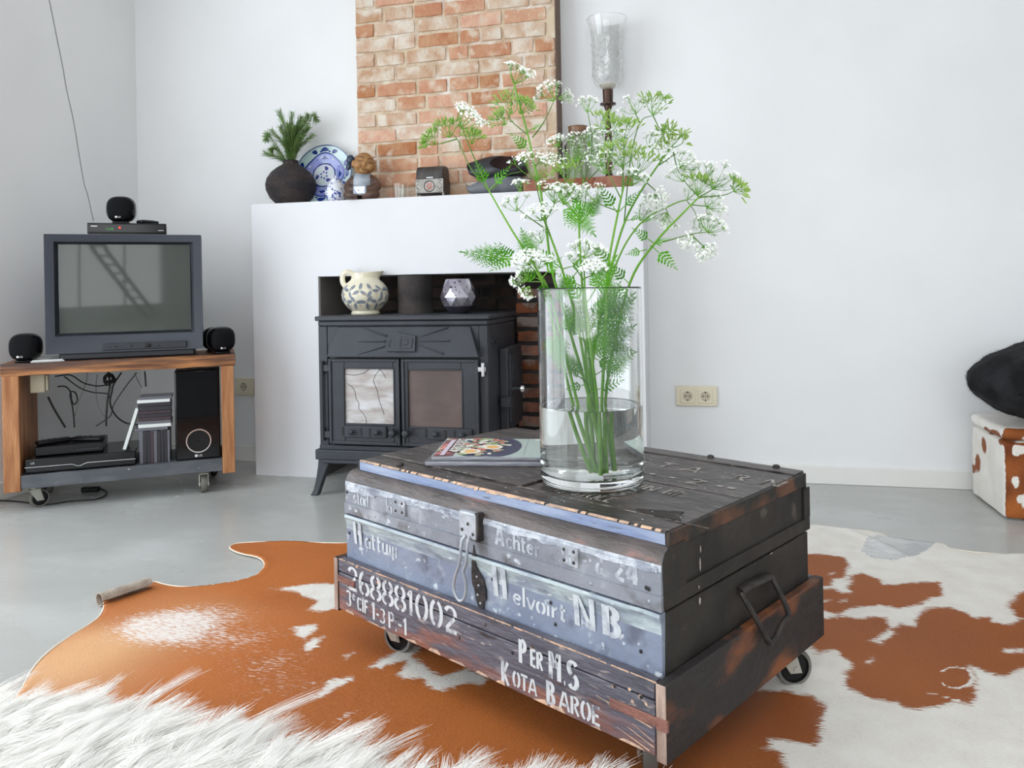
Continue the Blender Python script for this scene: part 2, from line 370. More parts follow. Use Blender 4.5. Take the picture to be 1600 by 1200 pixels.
def spline(pts, k=6):
    pts = [Vector(p) for p in pts]; out = []
    P_ = [pts[0] * 2 - pts[1]] + pts + [pts[-1] * 2 - pts[-2]]
    for i in range(1, len(P_) - 2):
        a, b, c, d = P_[i - 1:i + 3]
        for j in range(k):
            t = j / k; out.append(.5 * ((2 * b) + (c - a) * t + (2 * a - 5 * b + 4 * c - d) * t * t + (-a + 3 * b - 3 * c + d) * t ** 3))
    out.append(pts[-1]); return out

# ------------------------------------------------------------------ lettering: stroke glyphs laid as thin strips
def arc(cx, cy, rx, ry, a0, a1, n=8): return [(cx + rx * math.cos(R(a0 + (a1 - a0) * i / n)), cy + ry * math.sin(R(a0 + (a1 - a0) * i / n))) for i in range(n + 1)]
GL = {  # width, strokes (unit height)
 'P': (.5, [[(.08, 0), (.08, .97)], arc(.18, .73, .26, .24, 85, -85)]),
 'E': (.48, [[(.08, 0), (.08, 1)], [(.18, .95), (.44, .95)], [(.18, .5), (.38, .5)], [(.18, .05), (.44, .05)]]),
 'R': (.54, [[(.08, 0), (.08, .97)], arc(.18, .75, .24, .22, 85, -85), [(.24, .46), (.46, 0)]]),
 'M': (.8, [[(.08, 0), (.08, 1)], [(.14, .97), (.36, .45)], [(.42, .45), (.62, .97)], [(.7, 0), (.7, 1)]]),
 'S': (.54, [arc(.27, .73, .2, .23, 30, 250), arc(.27, .27, .2, .23, 75, -150)]),
 'K': (.56, [[(.08, 0), (.08, 1)], [(.46, 1), (.17, .52)], [(.2, .45), (.5, 0)]]),
 'O': (.58, [arc(.26, .5, .2, .46, 98, 262), arc(.32, .5, .2, .46, 82, -82)]),
 'T': (.56, [[(0, .95), (.52, .95)], [(.26, 0), (.26, .84)]]),
 'A': (.6, [[(0, 0), (.25, 1)], [(.33, 1), (.56, 0)], [(.15, .3), (.4, .3)]]),
 'B': (.52, [[(.08, 0), (.08, 1)], arc(.18, .75, .22, .2, 85, -85), arc(.18, .27, .26, .23, 85, -85)]),
 'C': (.52, [arc(.26, .5, .2, .45, 98, 262), [(.32, .95), (.46, .82)], [(.32, .05), (.46, .18)]]),
 'I': (.22, [[(.1, 0), (.1, 1)]]),
 'F': (.44, [[(.08, 0), (.08, 1)], [(.18, .95), (.42, .95)], [(.18, .52), (.36, .52)]]),
 'D': (.56, [[(.08, 0), (.08, 1)], arc(.16, .5, .32, .46, 82, -82)]),
 'L': (.44, [[(.08, 0), (.08, 1)], [(.18, .05), (.42, .05)]]),
 'N': (.7, [[(.08, 0), (.08, 1)], [(.14, .98), (.54, .02)], [(.6, 0), (.6, 1)]]),
 'H': (.66, [[(.1, 0), (.1, 1)], [(.5, 0), (.5, 1)], [(.22, .5), (.38, .5)]]),
 '0': (.58, [arc(.26, .5, .19, .46, 98, 262), arc(.32, .5, .19, .46, 82, -82)]),
 '1': (.32, [[(.04, .75), (.16, .95)], [(.18, 0), (.18, 1)]]),
 '2': (.54, [arc(.25, .72, .2, .24, 165, -15), [(.42, .58), (.08, .12)], [(.06, .05), (.5, .05)]]),
 '3': (.5, [arc(.22, .74, .2, .22, 150, -70), arc(.22, .27, .22, .24, 70, -150)]),
 '4': (.6, [[(.36, 1), (.04, .34)], [(.04, .28), (.56, .28)], [(.42, 0), (.42, .9)]]),
 '6': (.54, [arc(.3, .5, .24, .46, 100, 200), arc(.27, .27, .2, .24, 100, 260), arc(.3, .27, .19, .24, 80, -80)]),
 '8': (.54, [arc(.24, .74, .17, .22, 98, 262), arc(.3, .74, .17, .22, 82, -82), arc(.24, .25, .2, .22, 98, 262), arc(.3, .25, .2, .22, 82, -82)]),
 '-': (.34, [[(.04, .45), (.28, .45)]]), '.': (.18, [[(.04, .04), (.12, .04)]]), ' ': (.3, []), ',': (.18, [[(.1, .1), (.04, -.08)]]),
 'a': (.46, [arc(.2, .25, .17, .25, 75, 285), [(.38, 0), (.38, .56)]]), 'c': (.4, [arc(.22, .27, .17, .26, 40, 320)]),
 'd': (.48, [arc(.2, .27, .16, .26, 75, 285), [(.38, 0), (.38, 1)]]), 'e': (.44, [arc(.22, .27, .18, .26, 10, 320), [(.08, .3), (.38, .3)]]),
 'h': (.46, [[(.06, 0), (.06, 1)], [(.12, .45), (.28, .56), (.38, .42), (.38, 0)]]), 'i': (.2, [[(.08, 0), (.08, .52)], [(.08, .72), (.08, .82)]]),
 'l': (.2, [[(.08, 0), (.08, 1)]]), 'm': (.62, [[(.06, 0), (.06, .56)], [(.28, 0), (.28, .56)], [(.5, 0), (.5, .56)]]),
 'o': (.46, [arc(.19, .27, .16, .26, 95, 265), arc(.25, .27, .16, .26, 85, -85)]), 'r': (.34, [[(.06, 0), (.06, .56)], [(.12, .42), (.3, .56)]]),
 's': (.38, [arc(.18, .4, .14, .14, 30, 250, 5), arc(.18, .13, .14, .13, 75, -150, 5)]), 't': (.34, [[(.12, .02), (.12, .8)], [(0, .55), (.28, .55)], [(.12, .04), (.26, .06)]]),
 'u': (.46, [[(.06, .56), (.06, .05)], [(.1, .04), (.32, .04)], [(.36, 0), (.36, .56)]]), 'v': (.44, [[(0, .56), (.19, 0)], [(.21, 0), (.4, .56)]]),
 'k': (.44, [[(.06, 0), (.06, 1)], [(.36, .56), (.12, .3)], [(.14, .28), (.38, 0)]]),
}
def letters(mb, text, u0, v0, hgt, fn, th=.13, width=1.0, slope=0, mi=0, gap=.06):
    x = u0
    for ch in text:
        wd, strokes = GL[ch]
        for st in strokes:
            pts = [(x + px * hgt * width, v0 + slope * (x - u0) + py * hgt) for px, py in st]
            vert = len(st) == 2 and abs(st[0][0] - st[1][0]) < .05
            t = th * hgt * (.5 if not vert else .62); L_ = []; R_ = []
            for i, p in enumerate(pts):
                a = pts[max(i - 1, 0)]; b = pts[min(i + 1, len(pts) - 1)]
                dx, dy = b[0] - a[0], b[1] - a[1]; l = math.hypot(dx, dy) or 1; nx, ny = -dy / l, dx / l
                ux, uy = dx / l, dy / l; e = 0
                tt = t * (1.0 if len(st) == 2 else (.55 + .75 * abs(uy)))
                L_.append(fn(p[0] + nx * tt, p[1] + ny * tt)); R_.append(fn(p[0] - nx * tt, p[1] - ny * tt))
            n = len(pts); mb.add(L_ + R_, [(i, i + 1, n + i + 1, n + i) for i in range(n - 1)], mi)
        x += (wd + gap) * hgt * width
    return x
def font_text(text, size, fn, mb, mi=0):
    cu = bpy.data.curves.new('tmp', 'FONT'); cu.body = text; cu.size = size; cu.resolution_u = 3
    o = bpy.data.objects.new('tmp', cu); COL.objects.link(o); dg = bpy.context.evaluated_depsgraph_get(); me = o.evaluated_get(dg).to_mesh()
    mb.add([fn(v.co.x, v.co.y) for v in me.vertices], [tuple(p.vertices) for p in me.polygons], mi)
    wd = max([v.co.x for v in me.vertices] or [0])
    bpy.data.objects.remove(o); bpy.data.curves.remove(cu); return wd

# ================================================================== ROOM
YW, XL, XR, YB, HC = 3.32, -2.709, 3.3, -3.2, 2.75
def struct(name, mb, mat, **k): return tag(mb.build(name, mat, **k), kind='structure')
OX0, OX1, OZ = -1.611, -.575, .864      # fireplace opening
struct('floor', MB().box(XL - .3, XR + .1, YB - .3, YW + .4, -.1, 0), 'floor')
cl = MB()   # ceiling with an opening added to let in light from above
for x0, x1, y0, y1 in ((XL - .2, XR + .1, YB - .2, -1.3), (XL - .2, XR + .1, .1, YW + .4), (XL - .2, -.3, -1.3, .1), (1.5, XR + .1, -1.3, .1)): cl.box(x0, x1, y0, y1, HC, HC + .15)
struct('ceiling', cl, 'ceiling')
wb = MB().box(XL - .15, OX0, YW, YW + .12, 0, HC).box(OX1, XR + .1, YW, YW + .12, 0, HC).box(OX0, OX1, YW, YW + .12, OZ, HC)
struct('wall_back', wb, 'wall')
wl = MB().box(XL - .12, XL, 2.2, YW + .12, 0, HC).box(XL - .12, XL, YB - .1, -1.1, 0, HC).box(XL - .12, XL, -1.1, 2.2, 2.4, HC)
struct('wall_left', wl, 'wall')
struct('wall_right', MB().box(XR, XR + .12, YB, YW + .12, 0, HC), 'wall')
wf = MB().box(XL - .12, -2.3, YB - .12, YB, 0, HC).box(2.1, XR + .1, YB - .12, YB, 0, HC).box(-2.3, 2.1, YB - .12, YB, 2.35, HC).box(-2.3, 2.1, YB - .12, YB, 0, .35)
struct('wall_front', wf, 'wall')
def window_frame(name, a0, a1, z0, z1, fn, nm):
    mb = MB(); t = .05
    def bar(p, q, z, zz): mb.box(*fn(p, q), z, zz)
    bar(a0, a1, z0, z0 + t); bar(a0, a1, z1 - t, z1)
    for i in range(nm + 1):
        a = a0 + (a1 - a0 - t) * i / nm; bar(a, a + t, z0, z1)
    struct(name, mb, 'window_frame', bevel=.004)
window_frame('window_1', -1.1, 2.2, 0, 2.4, lambda p, q: (XL - .09, XL - .04, p, q), 3)
window_frame('window_2', -2.3, 2.1, .35, 2.35, lambda p, q: (p, q, YB - .09, YB - .04), 4)
bbp = MB().box(-.22, XR, YW - .013, YW, 0, .072).box(XL, -1.93, YW - .013, YW, 0, .072)
struct('baseboard_back', bbp, 'baseboard', bevel=.003)
struct('baseboard_left', MB().box(XL, XL + .013, 2.25, YW - .013, 0, .072), 'baseboard', bevel=.003)

# fireplace surround
MX0, MX1, MY, MZ = -1.926, -.228, 3.07, 1.187
fs = MB()
pr = [(MX0, 0), (MX0, MZ), (MX1, MZ), (MX1, 0), (OX1, 0), (OX1, OZ), (OX0, OZ), (OX0, 0)]
n_ = len(pr)
for yy in (MY, YW):
    fs.add([(x, yy, z) for x, z in [(MX0, 0), (OX0, 0), (OX0, OZ), (OX0, MZ), (MX0, MZ), (OX1, 0), (MX1, 0), (MX1, MZ), (OX1, MZ), (OX1, OZ)]],
           [(0, 1, 2, 3, 4), (5, 6, 7, 8, 9), (2, 9, 8, 3)])
fs.add([(x, MY, z) for x, z in pr] + [(x, YW, z) for x, z in pr], [(i, (i + 1) % n_, n_ + (i + 1) % n_, n_ + i) for i in range(n_)])
o = fs.build('fireplace_surround', 'plaster', merge=True, smooth=0); tag(o, 'white plastered fireplace surround with a wide opening around the black stove', 'fireplace')
# firebox lining
fb = MB().box(OX0, OX1, 3.56, 3.60, 0, 1.0).box(OX0, OX1, YW + .12, 3.6, OZ + .02, OZ + .06).box(OX1 - .005, OX1 + .02, YW + .12, 3.6, 0, 1)
FBX = struct('trim_1', fb, 'soot')      # sooty lining behind the opening
jb = MB().box(OX0 - .02, OX0 + .004, MY + .012, 3.58, 0, OZ - .002)
struct('trim_2', jb, 'jamb')

# brick shapes
def brick_mesh(k, L_, H_, D_):
    mb = MB(); rr = random.Random(k)
    nx, nz = 5, 3; vs = []; idx = {}
    for j in range(nz):
        for i in range(nx):
            u = i / (nx - 1) - .5; v = j / (nz - 1) - .5
            edge = (i in (0, nx - 1)) + (j in (0, nz - 1))
            y = -D_ + (.35 * D_ if edge == 1 else .6 * D_ if edge == 2 else 0) + rr.uniform(-.25, .3) * D_ * .5
            sh = .96 if edge else 1
            idx[i, j] = len(vs); vs.append((u * L_ * sh + rr.uniform(-.0025, .0025), y, v * H_ * sh + rr.uniform(-.0025, .0025)))
    fsx = [(idx[i, j], idx[i + 1, j], idx[i + 1, j + 1], idx[i, j + 1]) for i in range(nx - 1) for j in range(nz - 1)]
    ring = [(i, 0) for i in range(nx)] + [(nx - 1, j) for j in range(1, nz)] + [(i, nz - 1) for i in range(nx - 2, -1, -1)] + [(0, j) for j in range(nz - 2, 0, -1)]
    b0 = len(vs)
    for (i, j) in ring:
        u = i / (nx - 1) - .5; v = j / (nz - 1) - .5; vs.append((u * L_, D_, v * H_))
    nr = len(ring)
    for q in range(nr): fsx.append((idx[ring[q]], b0 + q, b0 + (q + 1) % nr, idx[ring[(q + 1) % nr]]))
    mb.add(vs, fsx); return mb
def brick_data(k, L_, H_, D_, mat):
    o = brick_mesh(k, L_, H_, D_).build('brick', mat, smooth=60); me = o.data; bpy.data.objects.remove(o); return me
CHX0, CHX1, CHY = at(555, 100, 3.22).x, at(868, 100, 3.22).x, 3.22
ch = struct('trim_3', MB().box(CHX0 + .004, CHX1, CHY + .006, YW, MZ + .001, HC - .001), 'mortar')
ch['label'] = 'bare brick chimney breast rising above the white fireplace'
struct('trim_4', MB().box(CHX1, CHX1 + .006, CHY + .002, YW, MZ + .001, HC - .001), 'wood_dark')
VAR = {}
for mt_ in ('brick', 'brick_pale'):
    for L_ in (.183, .086, .128): VAR[mt_, L_] = [brick_data(k, L_, .054, .007, mt_) for k in range(4)]
rb = random.Random(3); z = MZ + .03; row = 0
while z < HC - .02:
    x = CHX0 + .004 - (0 if row % 2 else .0); first = True
    while x < CHX1 - .03:
        if first and row % 2: L_ = .086
        else: L_ = rb.choice((.183, .183, .183, .128, .086))
        first = False
        if x + L_ > CHX1 - .004:
            L_ = .086; rem = CHX1 - .002 - x
            if rem < .03: break
        pale = rb.random() < (.55 if (x < CHX0 + .2 or x > CHX1 - .2) else .25)
        me = rb.choice(VAR['brick_pale' if pale else 'brick', L_])
        o = bpy.data.objects.new('brick', me); COL.objects.link(o); o.parent = ch
        o.location = (x + L_ / 2, CHY + .004 + rb.uniform(-.002, .002), z + rb.uniform(-.002, .002)); o.rotation_euler = (0, rb.uniform(-.012, .012), rb.uniform(-.01, .01))
        if x + L_ > CHX1 - .004: o.scale.x = (CHX1 - .003 - x) / L_; o.location.x = (x + CHX1 - .003) / 2
        x += L_ + rb.uniform(.008, .014)
    z += .0665; row += 1
M('brick_loose', (.27, .10, .06), (.36, .17, .11), scale=14, rough=.9, spec=.2, bump=1, bscale=60, rand=.25)
# bricks in the firebox
SV = [brick_data(k, .155, .047, .008, 'brick_soot') for k in range(3)]
WV = [brick_data(k + 9, .11, .044, .014, 'brick_warm') for k in range(3)]
z = .03; row = 0
while z < .86:
    x = OX0 + .01 - (.08 if row % 2 else 0)
    while x < -.80:
        if x + .155 > -1.45 and x > OX0 and z > .55:
            o = bpy.data.objects.new('brick', rb.choice(SV)); COL.objects.link(o); o.parent = FBX; o.location = (x + .0775, 3.556, z)
        x += .165
    z += .058; row += 1
pier = struct('trim_5', MB().box(-.80, OX1 - .001, 3.345, 3.56, 0, OZ - .001), 'soot')
z = .03
while z < .84:
    for cx in (-.745, -.632):
        o = bpy.data.objects.new('brick', rb.choice(SV if z > .80 else WV)); COL.objects.link(o); o.parent = pier; o.location = (cx + rb.uniform(-.004, .004), 3.343, z); o.rotation_euler = (0, rb.uniform(-.03, .03), 0)
        if z > .80: o.scale = (.68, 1, .9)
    z += .062
pier['label'] = 'warm brown bricks inside the firebox beside the stove'

# ================================================================== STOVE
sx, sy = -1.137, 2.82
st = thing('wood_stove', 'black cast iron wood stove with two glazed doors set in the fireplace', 'stove', (sx, sy, 0))
def S(px, py, d=0):
    p = at(px, py, sy + d); return p.x - sx, p.z
HW = .347
b = MB().box(-HW, HW, .012, .43, .19, .662, 0); b.build('body', 'iron', st, bevel=.004)
MB().box(-HW - .008, HW + .010, -.014, .44, .684, .702).build('top_plate', 'iron', st, bevel=.004)
MB().box(-HW, HW + .003, -.004, .435, .662, .684).build('top_moulding', 'iron', st, bevel=.006)
# front frame around
f_ = MB().box(-HW, -HW + .038, 0, .014, .19, .662).box(HW - .034, HW, 0, .014, .19, .662).box(-HW + .038, HW - .034, .002, .014, .545, .662).box(-HW, HW, -.006, .02, .178, .197)
f_.build('front_frame', 'iron', st, bevel=.003)
# canopy
(tx0, tz), (tx1, _), (bx0, bz), (bx1, _) = S(528, 511), S(735, 510), S(518, 556), S(752, 556)
cp = MB(); dp = .042
vs = [(bx0, -dp, bz), (bx1, -dp, bz), (tx1, -.004, tz), (tx0, -.004, tz), (bx0, .01, bz), (bx1, .01, bz), (tx1, .01, tz), (tx0, .01, tz)]
cp.add(vs, [(0, 1, 2, 3), (0, 4, 5, 1), (1, 5, 6, 2), (2, 6, 7, 3), (3, 7, 4, 0), (4, 7, 6, 5)]); cp.build('canopy', 'iron', st, bevel=.002)
def CN(px, py, lift=.0):    # point on the sloping canopy
    x, z_ = S(px, py, -.02); t = (z_ - bz) / (tz - bz); return Vector((x, -dp + (dp - .004) * t - lift, z_))
em = MB(); 
def slab(mb, poly, l0, l1, mi=0):
    lo = [CN(px, py, l0) for px, py in poly]; hi = [CN(px, py, l1) for px, py in poly]; n = len(poly)
    mb.add(lo + hi, [tuple(range(n, 2 * n))] + [(i, (i + 1) % n, n + (i + 1) % n, n + i) for i in range(n)], mi)
E_ = lambda a, c: (540 + a / 8, 500 + c / 8)
slab(em, [E_(525, 240), E_(640, 195), E_(690, 215), E_(690, 385), E_(530, 385)], 0, .007)
slab(em, [E_(630, 385), E_(630, 200), E_(650, 155), E_(880, 200), E_(895, 385)], 0, .011)
slab(em, [E_(690, 345), E_(690, 205), E_(850, 225), E_(850, 345)], .011, .014)
em.build('emblem', 'iron', st, smooth=0)
ei = MB()
for q in ([E_(560, 330), E_(560, 245), E_(575, 240), E_(575, 330)], [E_(700, 330), E_(700, 215), E_(720, 218), E_(720, 330)], [E_(740, 310), E_(740, 295), E_(800, 295), E_(800, 310)], [E_(740, 240), E_(800, 245), E_(815, 290), E_(800, 290), E_(790, 255), E_(740, 250)]):
    slab(ei, q, .0068 if q[0][0] < 620 else .0138, .0084 if q[0][0] < 620 else .0152)
tag(ei.build('emblem_marks', 'iron_dark', st, smooth=0), kind='stuff')
ry = MB()
for a, c in (((180, 95), (510, 200)), ((150, 268), (500, 266)), ((185, 425), (500, 325)), ((930, 210), (1265, 92)), ((930, 265), (1300, 258)), ((925, 310), (1240, 415))):
    ry.tube([CN(*E_(*a), .001), CN(*E_(*c), .002)], [.0015, .0042], 6)
tag(ry.build('emblem_rays', 'iron', st), kind='stuff')
# doors
def door(px0, px1, gx0, gx1, gy0, gy1, pane_mat, label):
    x0, x1 = S(px0, 600)[0], S(px1, 600)[0]; z0, z1 = .205, .537
    g0, g1 = S(gx0, 600)[0], S(gx1, 600)[0]; h1, h0 = S(580, gy0)[1], S(580, gy1)[1]
    def ring(mb, O, I, y0, y1):
        (a0, a1, c0, c1), (e0, e1, k0, k1) = O, I
        mb.box(a0, e0, y0, y1, c0, c1).box(e1, a1, y0, y1, c0, c1).box(e0, e1, y0, y1, c0, k0).box(e0, e1, y0, y1, k1, c1)
    mb = MB(); ring(mb, (x0, x1, z0, z1), (g0, g1, h0, h1), -.016, 0); d = mb.build('door', 'iron', st, bevel=.0025)
    mb = MB(); ring(mb, (x0, x1, z0, z1), (x0 + .012, x1 - .012, z0 + .012, z1 - .012), -.022, -.012); ring(mb, (g0 - .006, g1 + .006, h0 - .006, h1 + .006), (g0, g1, h0, h1), -.019, -.012)
    mb.build('door_rim', 'iron', d, bevel=.002)
    pn = MB().box(g0 - .002, g1 + .002, -.009, -.004, h0 - .002, h1 + .002).build('pane', pane_mat, d)
    pn['label'] = label
    # vent row
    vz0, vz1 = .232, .277; a = g0 - .004; c = a + .178 if px0 < 600 else x1 - .028
    if px0 > 600: a = c - .178
    vn = MB().box(a, c, -.024, -.014, vz0, vz1).build('vent_slide', 'iron', d, bevel=.003)
    hl = MB()
    for t in (.0, .30, .50, .76 if px0 < 600 else 1):
        pass
    for t in (-.01, .42, .62, .985):
        hx = a + (c - a) * t; hl.box(hx - .004, hx + .004, -.0255, -.012, vz0 + .006, vz1 - .006)
    tag(hl.build('vent_slot', 'iron_dark', d), kind='stuff')
    for t in (.22, .80):
        hx = a + (c - a) * t; MB().lathe([(.004, 0), (.006, .008), (.010, .012), (.011, .02), (.006, .025), (.001, .026)], n=14).build('vent_knob', 'iron', d).matrix_local = Matrix.Translation((hx, -.022, (vz0 + vz1) / 2)) @ Matrix.Rotation(R(90), 4, 'X')
    kx = x1 - .022 if px0 < 600 else x0 + .024
    MB().lathe([(.005, 0), (.007, .01), (.015, .016), (.0165, .026), (.011, .036), (.001, .038)], n=18).build('door_knob', 'iron', d).matrix_local = Matrix.Translation((kx, -.02, (vz0 + vz1) / 2 + .003)) @ Matrix.Rotation(R(90), 4, 'X')
    # crack lines
    return d, g0, g1, h0, h1
M('pane_reflection', (.46, .44, .42), (.33, .28, .26), scale=9, lo=.35, hi=.65, rough=.22, st=(1, 1, 3), c3=(.62, .63, .64), s3=7, lo3=.5, hi3=.7, bump=.25, bscale=14)  # daylight reflection painted into the pane as a pale colour
M('pane_dark', (.10, .075, .07), (.15, .11, .10), scale=5, lo=.4, hi=.7, rough=.16, st=(1, 1, 2))
d1, g0, g1, h0, h1 = door(517, 627, 541, 617, 576, 661, 'pane_reflection', 'cracked glass with a pale daylight reflection painted in')
cr = MB()
def crk(pts):
    q = [Vector((g0 + (g1 - g0) * a, -.0095, h1 - (h1 - h0) * c)) for a, c in pts]; cr.tube(q, .0009, 5)
crk([(.04, .27), (.14, .33), (.2, .42), (.22, .55), (.28, .63), (.27, .73), (.36, .82), (.42, .9), (.42, 1)])
crk([(.72, 0), (.62, .12), (.58, .22), (.66, .4), (.7, .6), (.76, .75), (.79, .83)]); crk([(.72, 0), (.8, .1), (.84, .17)]); crk([(0, .1), (.2, .12), (.4, .08), (.5, .0)])
cr.build('crack', 'iron_dark', d1)
door(630, 750, 640, 723, 577, 664, 'pane_dark', 'sooty dark glass')
# hinges and legs
for z0 in (.215, .475):
    MB().cyl((-HW + .018, -.010, z0), (-HW + .018, -.010, z0 + .05), .009, n=12).box(-HW + .01, -HW + .05, -.012, -.002, z0 + .012, z0 + .036).build('hinge', 'iron', st)
MB().cyl((-HW + .018, -.008, .26), (-HW + .018, -.008, .475), .004, n=8).build('hinge_pin', 'iron', st)
x_, z_ = S(756, 575)
MB().box(x_ - .016, x_ + .014, -.026, -.014, z_ - .012, z_ + .006).box(x_ - .002, x_ + .010, -.030, -.018, z_ - .03, z_ + .022).build('latch', 'steel', st, bevel=.002)
MB().box(-HW - .012, HW + .01, -.02, .44, .14, .18).box(-HW + .02, HW - .02, -.026, -.018, .128, .142).build('base', 'iron', st, bevel=.006)
for sxx in (-1, 1):
    for yy in (0, .42):
        lg = MB(); pro = [(.155, .058), (.11, .042), (.06, .030), (.02, .026), (.006, .030), (0, .03)]
        off = [0, .004, .012, .022, .030, .034]; vs = []
        for (zz, wd), of in zip(pro, off):
            xo = sxx * (HW + .008) + sxx * of * .9 * 1.0 - sxx * .006; xi = xo - sxx * wd
            yo = yy - (.012 + of * .5 if yy == 0 else -.012 - of * .3); yi = yo + (.03 if yy == 0 else -.03)
            vs += [(xo, yo, zz), (xi, yo, zz), (xi, yi, zz), (xo, yi, zz)]
        fs_ = [(i * 4 + j, i * 4 + (j + 1) % 4, (i + 1) * 4 + (j + 1) % 4, (i + 1) * 4 + j) for i in range(5) for j in range(4)] + [(0, 1, 2, 3), (20, 21, 22, 23)]
        lg.add(vs, fs_).build('leg', 'iron', st, bevel=.004)
# side door on the right face
sd = MB().box(HW, HW + .035, .16, .40, .24, .565).build('side_door', 'iron', st, bevel=.005)
MB().box(HW + .035, HW + .042, .18, .38, .27, .54).box(HW + .042, HW + .045, .20, .36, .30, .51).build('side_door_panel', 'iron', sd, bevel=.002)
MB().cyl((HW + .03, .19, .40), (HW + .085, .175, .405), .008, .008, 14).lathe([(.0, 0)] * 2, n=3).build('handle_rod', 'chrome', sd)
kb = MB().lathe([(.008, 0), (.014, .004), (.0145, .012), (.01, .018), (.001, .019)], n=18).build('handle_knob', 'chrome', sd); kb.matrix_local = Matrix.Translation((HW + .08, .176, .404)) @ Matrix.Rotation(R(90), 4, 'Y')
MB().box(HW + .01, HW + .05, .13, .19, .335, .375).build('side_latch', 'iron', sd, bevel=.003)
MB().box(HW, HW + .006, .06, .34, .59, .60).box(HW, HW + .006, .08, .10, .57, .62).build('side_relief', 'iron', st)
MB().cyl((-.05, .30, .70), (-.05, .30, .86), .075, n=28).build('flue', 'soot', st)

# ---- jug and mirrored vase on the stove
pj = at(571, 470, 3.03)
jg = thing('ceramic_jug', 'cream ceramic jug with grey leaf pattern standing on the black stove', 'jug', (pj.x, 3.03, .702))
H = .172
prof = [(.058, 0), (.060, .004), (.056, .014), (.075, .03), (.093, .055), (.098, .08), (.094, .105), (.078, .128), (.060, .143), (.056, .152), (.060, H), (.056, H), (.052, .152), (.05, .14), (.02, .04)]
jm = MB(); jm.lathe(prof, n=40, cap1=False)
jm.v = [(x + (.022 * max(0, (z - .14) / .03) ** 1.2 * max(0, (x / .06)) ** 3 if z > .14 else 0), y * (1 - .12 * max(0, x / .06) if z > .15 else 1), z + (.006 * max(0, x / .06) ** 2 if z > .165 else 0)) for x, y, z in jm.v]
jm.build('body', 'jug_cream', jg)
MB().tube(spline([(-.05, -.0, .166), (-.075, -.01, .178), (-.095, -.01, .165), (-.096, -.01, .135), (-.082, -.005, .11)]), .009, 10, flat=1.3).build('handle', 'jug_cream', jg)
def jug_r(z):
    for (r0, z0), (r1, z1) in zip(prof, prof[1:10]):
        if z0 <= z <= z1: return r0 + (r1 - r0) * (z - z0) / max(z1 - z0, 1e-6)
    return .058
lf = MB(); rj = random.Random(5)
def jug_patch(mb, th, z, ang, L_, W_, mi):
    pts = []
    n = 8
    for i in range(n):
        a = 2 * PI * i / n; u = math.cos(a) * L_; v = math.sin(a) * W_ * (1 if mi else abs(math.sin(a)) ** .3)
        du = u * math.cos(ang) - v * math.sin(ang); dv = u * math.sin(ang) + v * math.cos(ang)
        zz = z + dv; r = jug_r(zz) + .0008; t = th + du / max(r, .03); pts.append((r * math.cos(t), r * math.sin(t), zz))
    c = [sum(p[k] for p in pts) / n for k in range(3)]; rr = math.hypot(c[0], c[1]); kf = (jug_r(c[2]) + .0012) / rr
    pts.append((c[0] * kf, c[1] * kf, c[2])); mb.add(pts, [(i, (i + 1) % n, n) for i in range(n)], mi)
for th in np.arange(-3.1, 0.2, .5):
    for k, zc in enumerate((.05, .098)):
        t0 = th + (.22 if k % 2 else 0); a0 = rj.uniform(0, PI)
        for q in range(3): 
            a = a0 + q * 2.1; jug_patch(lf, t0 + math.cos(a) * .017 / .09, zc + math.sin(a) * .017, a, .0155, .0075, 0)
        jug_patch(lf, t0 + .2, zc - .014, 0, .0042, .004, 1)
tag(lf.build('leaf_pattern', ['jug_leaf', 'jug_dot'], jg, fix=False), kind='stuff')

pv = at(716, 470, 3.0)
mv = thing('faceted_vase', 'small faceted mirrored glass vase on the black stove', 'vase', (pv.x, 3.0, .702))
mb = MB(); ring = [(.036, 0, 0), (.062, .03, .5), (.072, .065, 0), (.066, .10, .5), (.048, .138, 0)]; n = 9; vs = []
for r, z, o_ in ring: vs += [(r * math.cos(2 * PI * (j + o_) / n), r * math.sin(2 * PI * (j + o_) / n), z) for j in range(n)]
fs_ = []; ms_ = []
for i in range(4):
    for j in range(n):
        a, c, d, e = i * n + j, i * n + (j + 1) % n, (i + 1) * n + j, (i + 1) * n + (j + 1) % n
        if i % 2 == 0: dm = (i + 1) * n + (j - 1) % n; fs_ += [(a, d, dm), (a, c, d)]
        else: fs_ += [(a, e, d), (a, c, e)]
mb.add(vs, fs_); mb.add(vs[:n], [tuple(range(n))])
mb.mi = [1 if (sum(mb.v[i][2] for i in f) / len(f)) < .035 else 0 for f in mb.f]
iv = [(.044 * math.cos(2 * PI * j / n), .044 * math.sin(2 * PI * j / n), .138) for j in range(n)] + [(.05 * math.cos(2 * PI * j / n), .05 * math.sin(2 * PI * j / n), .06) for j in range(n)]
mb.add(vs[-n:] + iv, [(j, (j + 1) % n, n + (j + 1) % n, n + j) for j in range(n)] + [(n + j, n + (j + 1) % n, 2 * n + (j + 1) % n, 2 * n + j) for j in range(n)], 1)
mb.build('body', ['mercury', 'mercury_low'], mv, smooth=0)
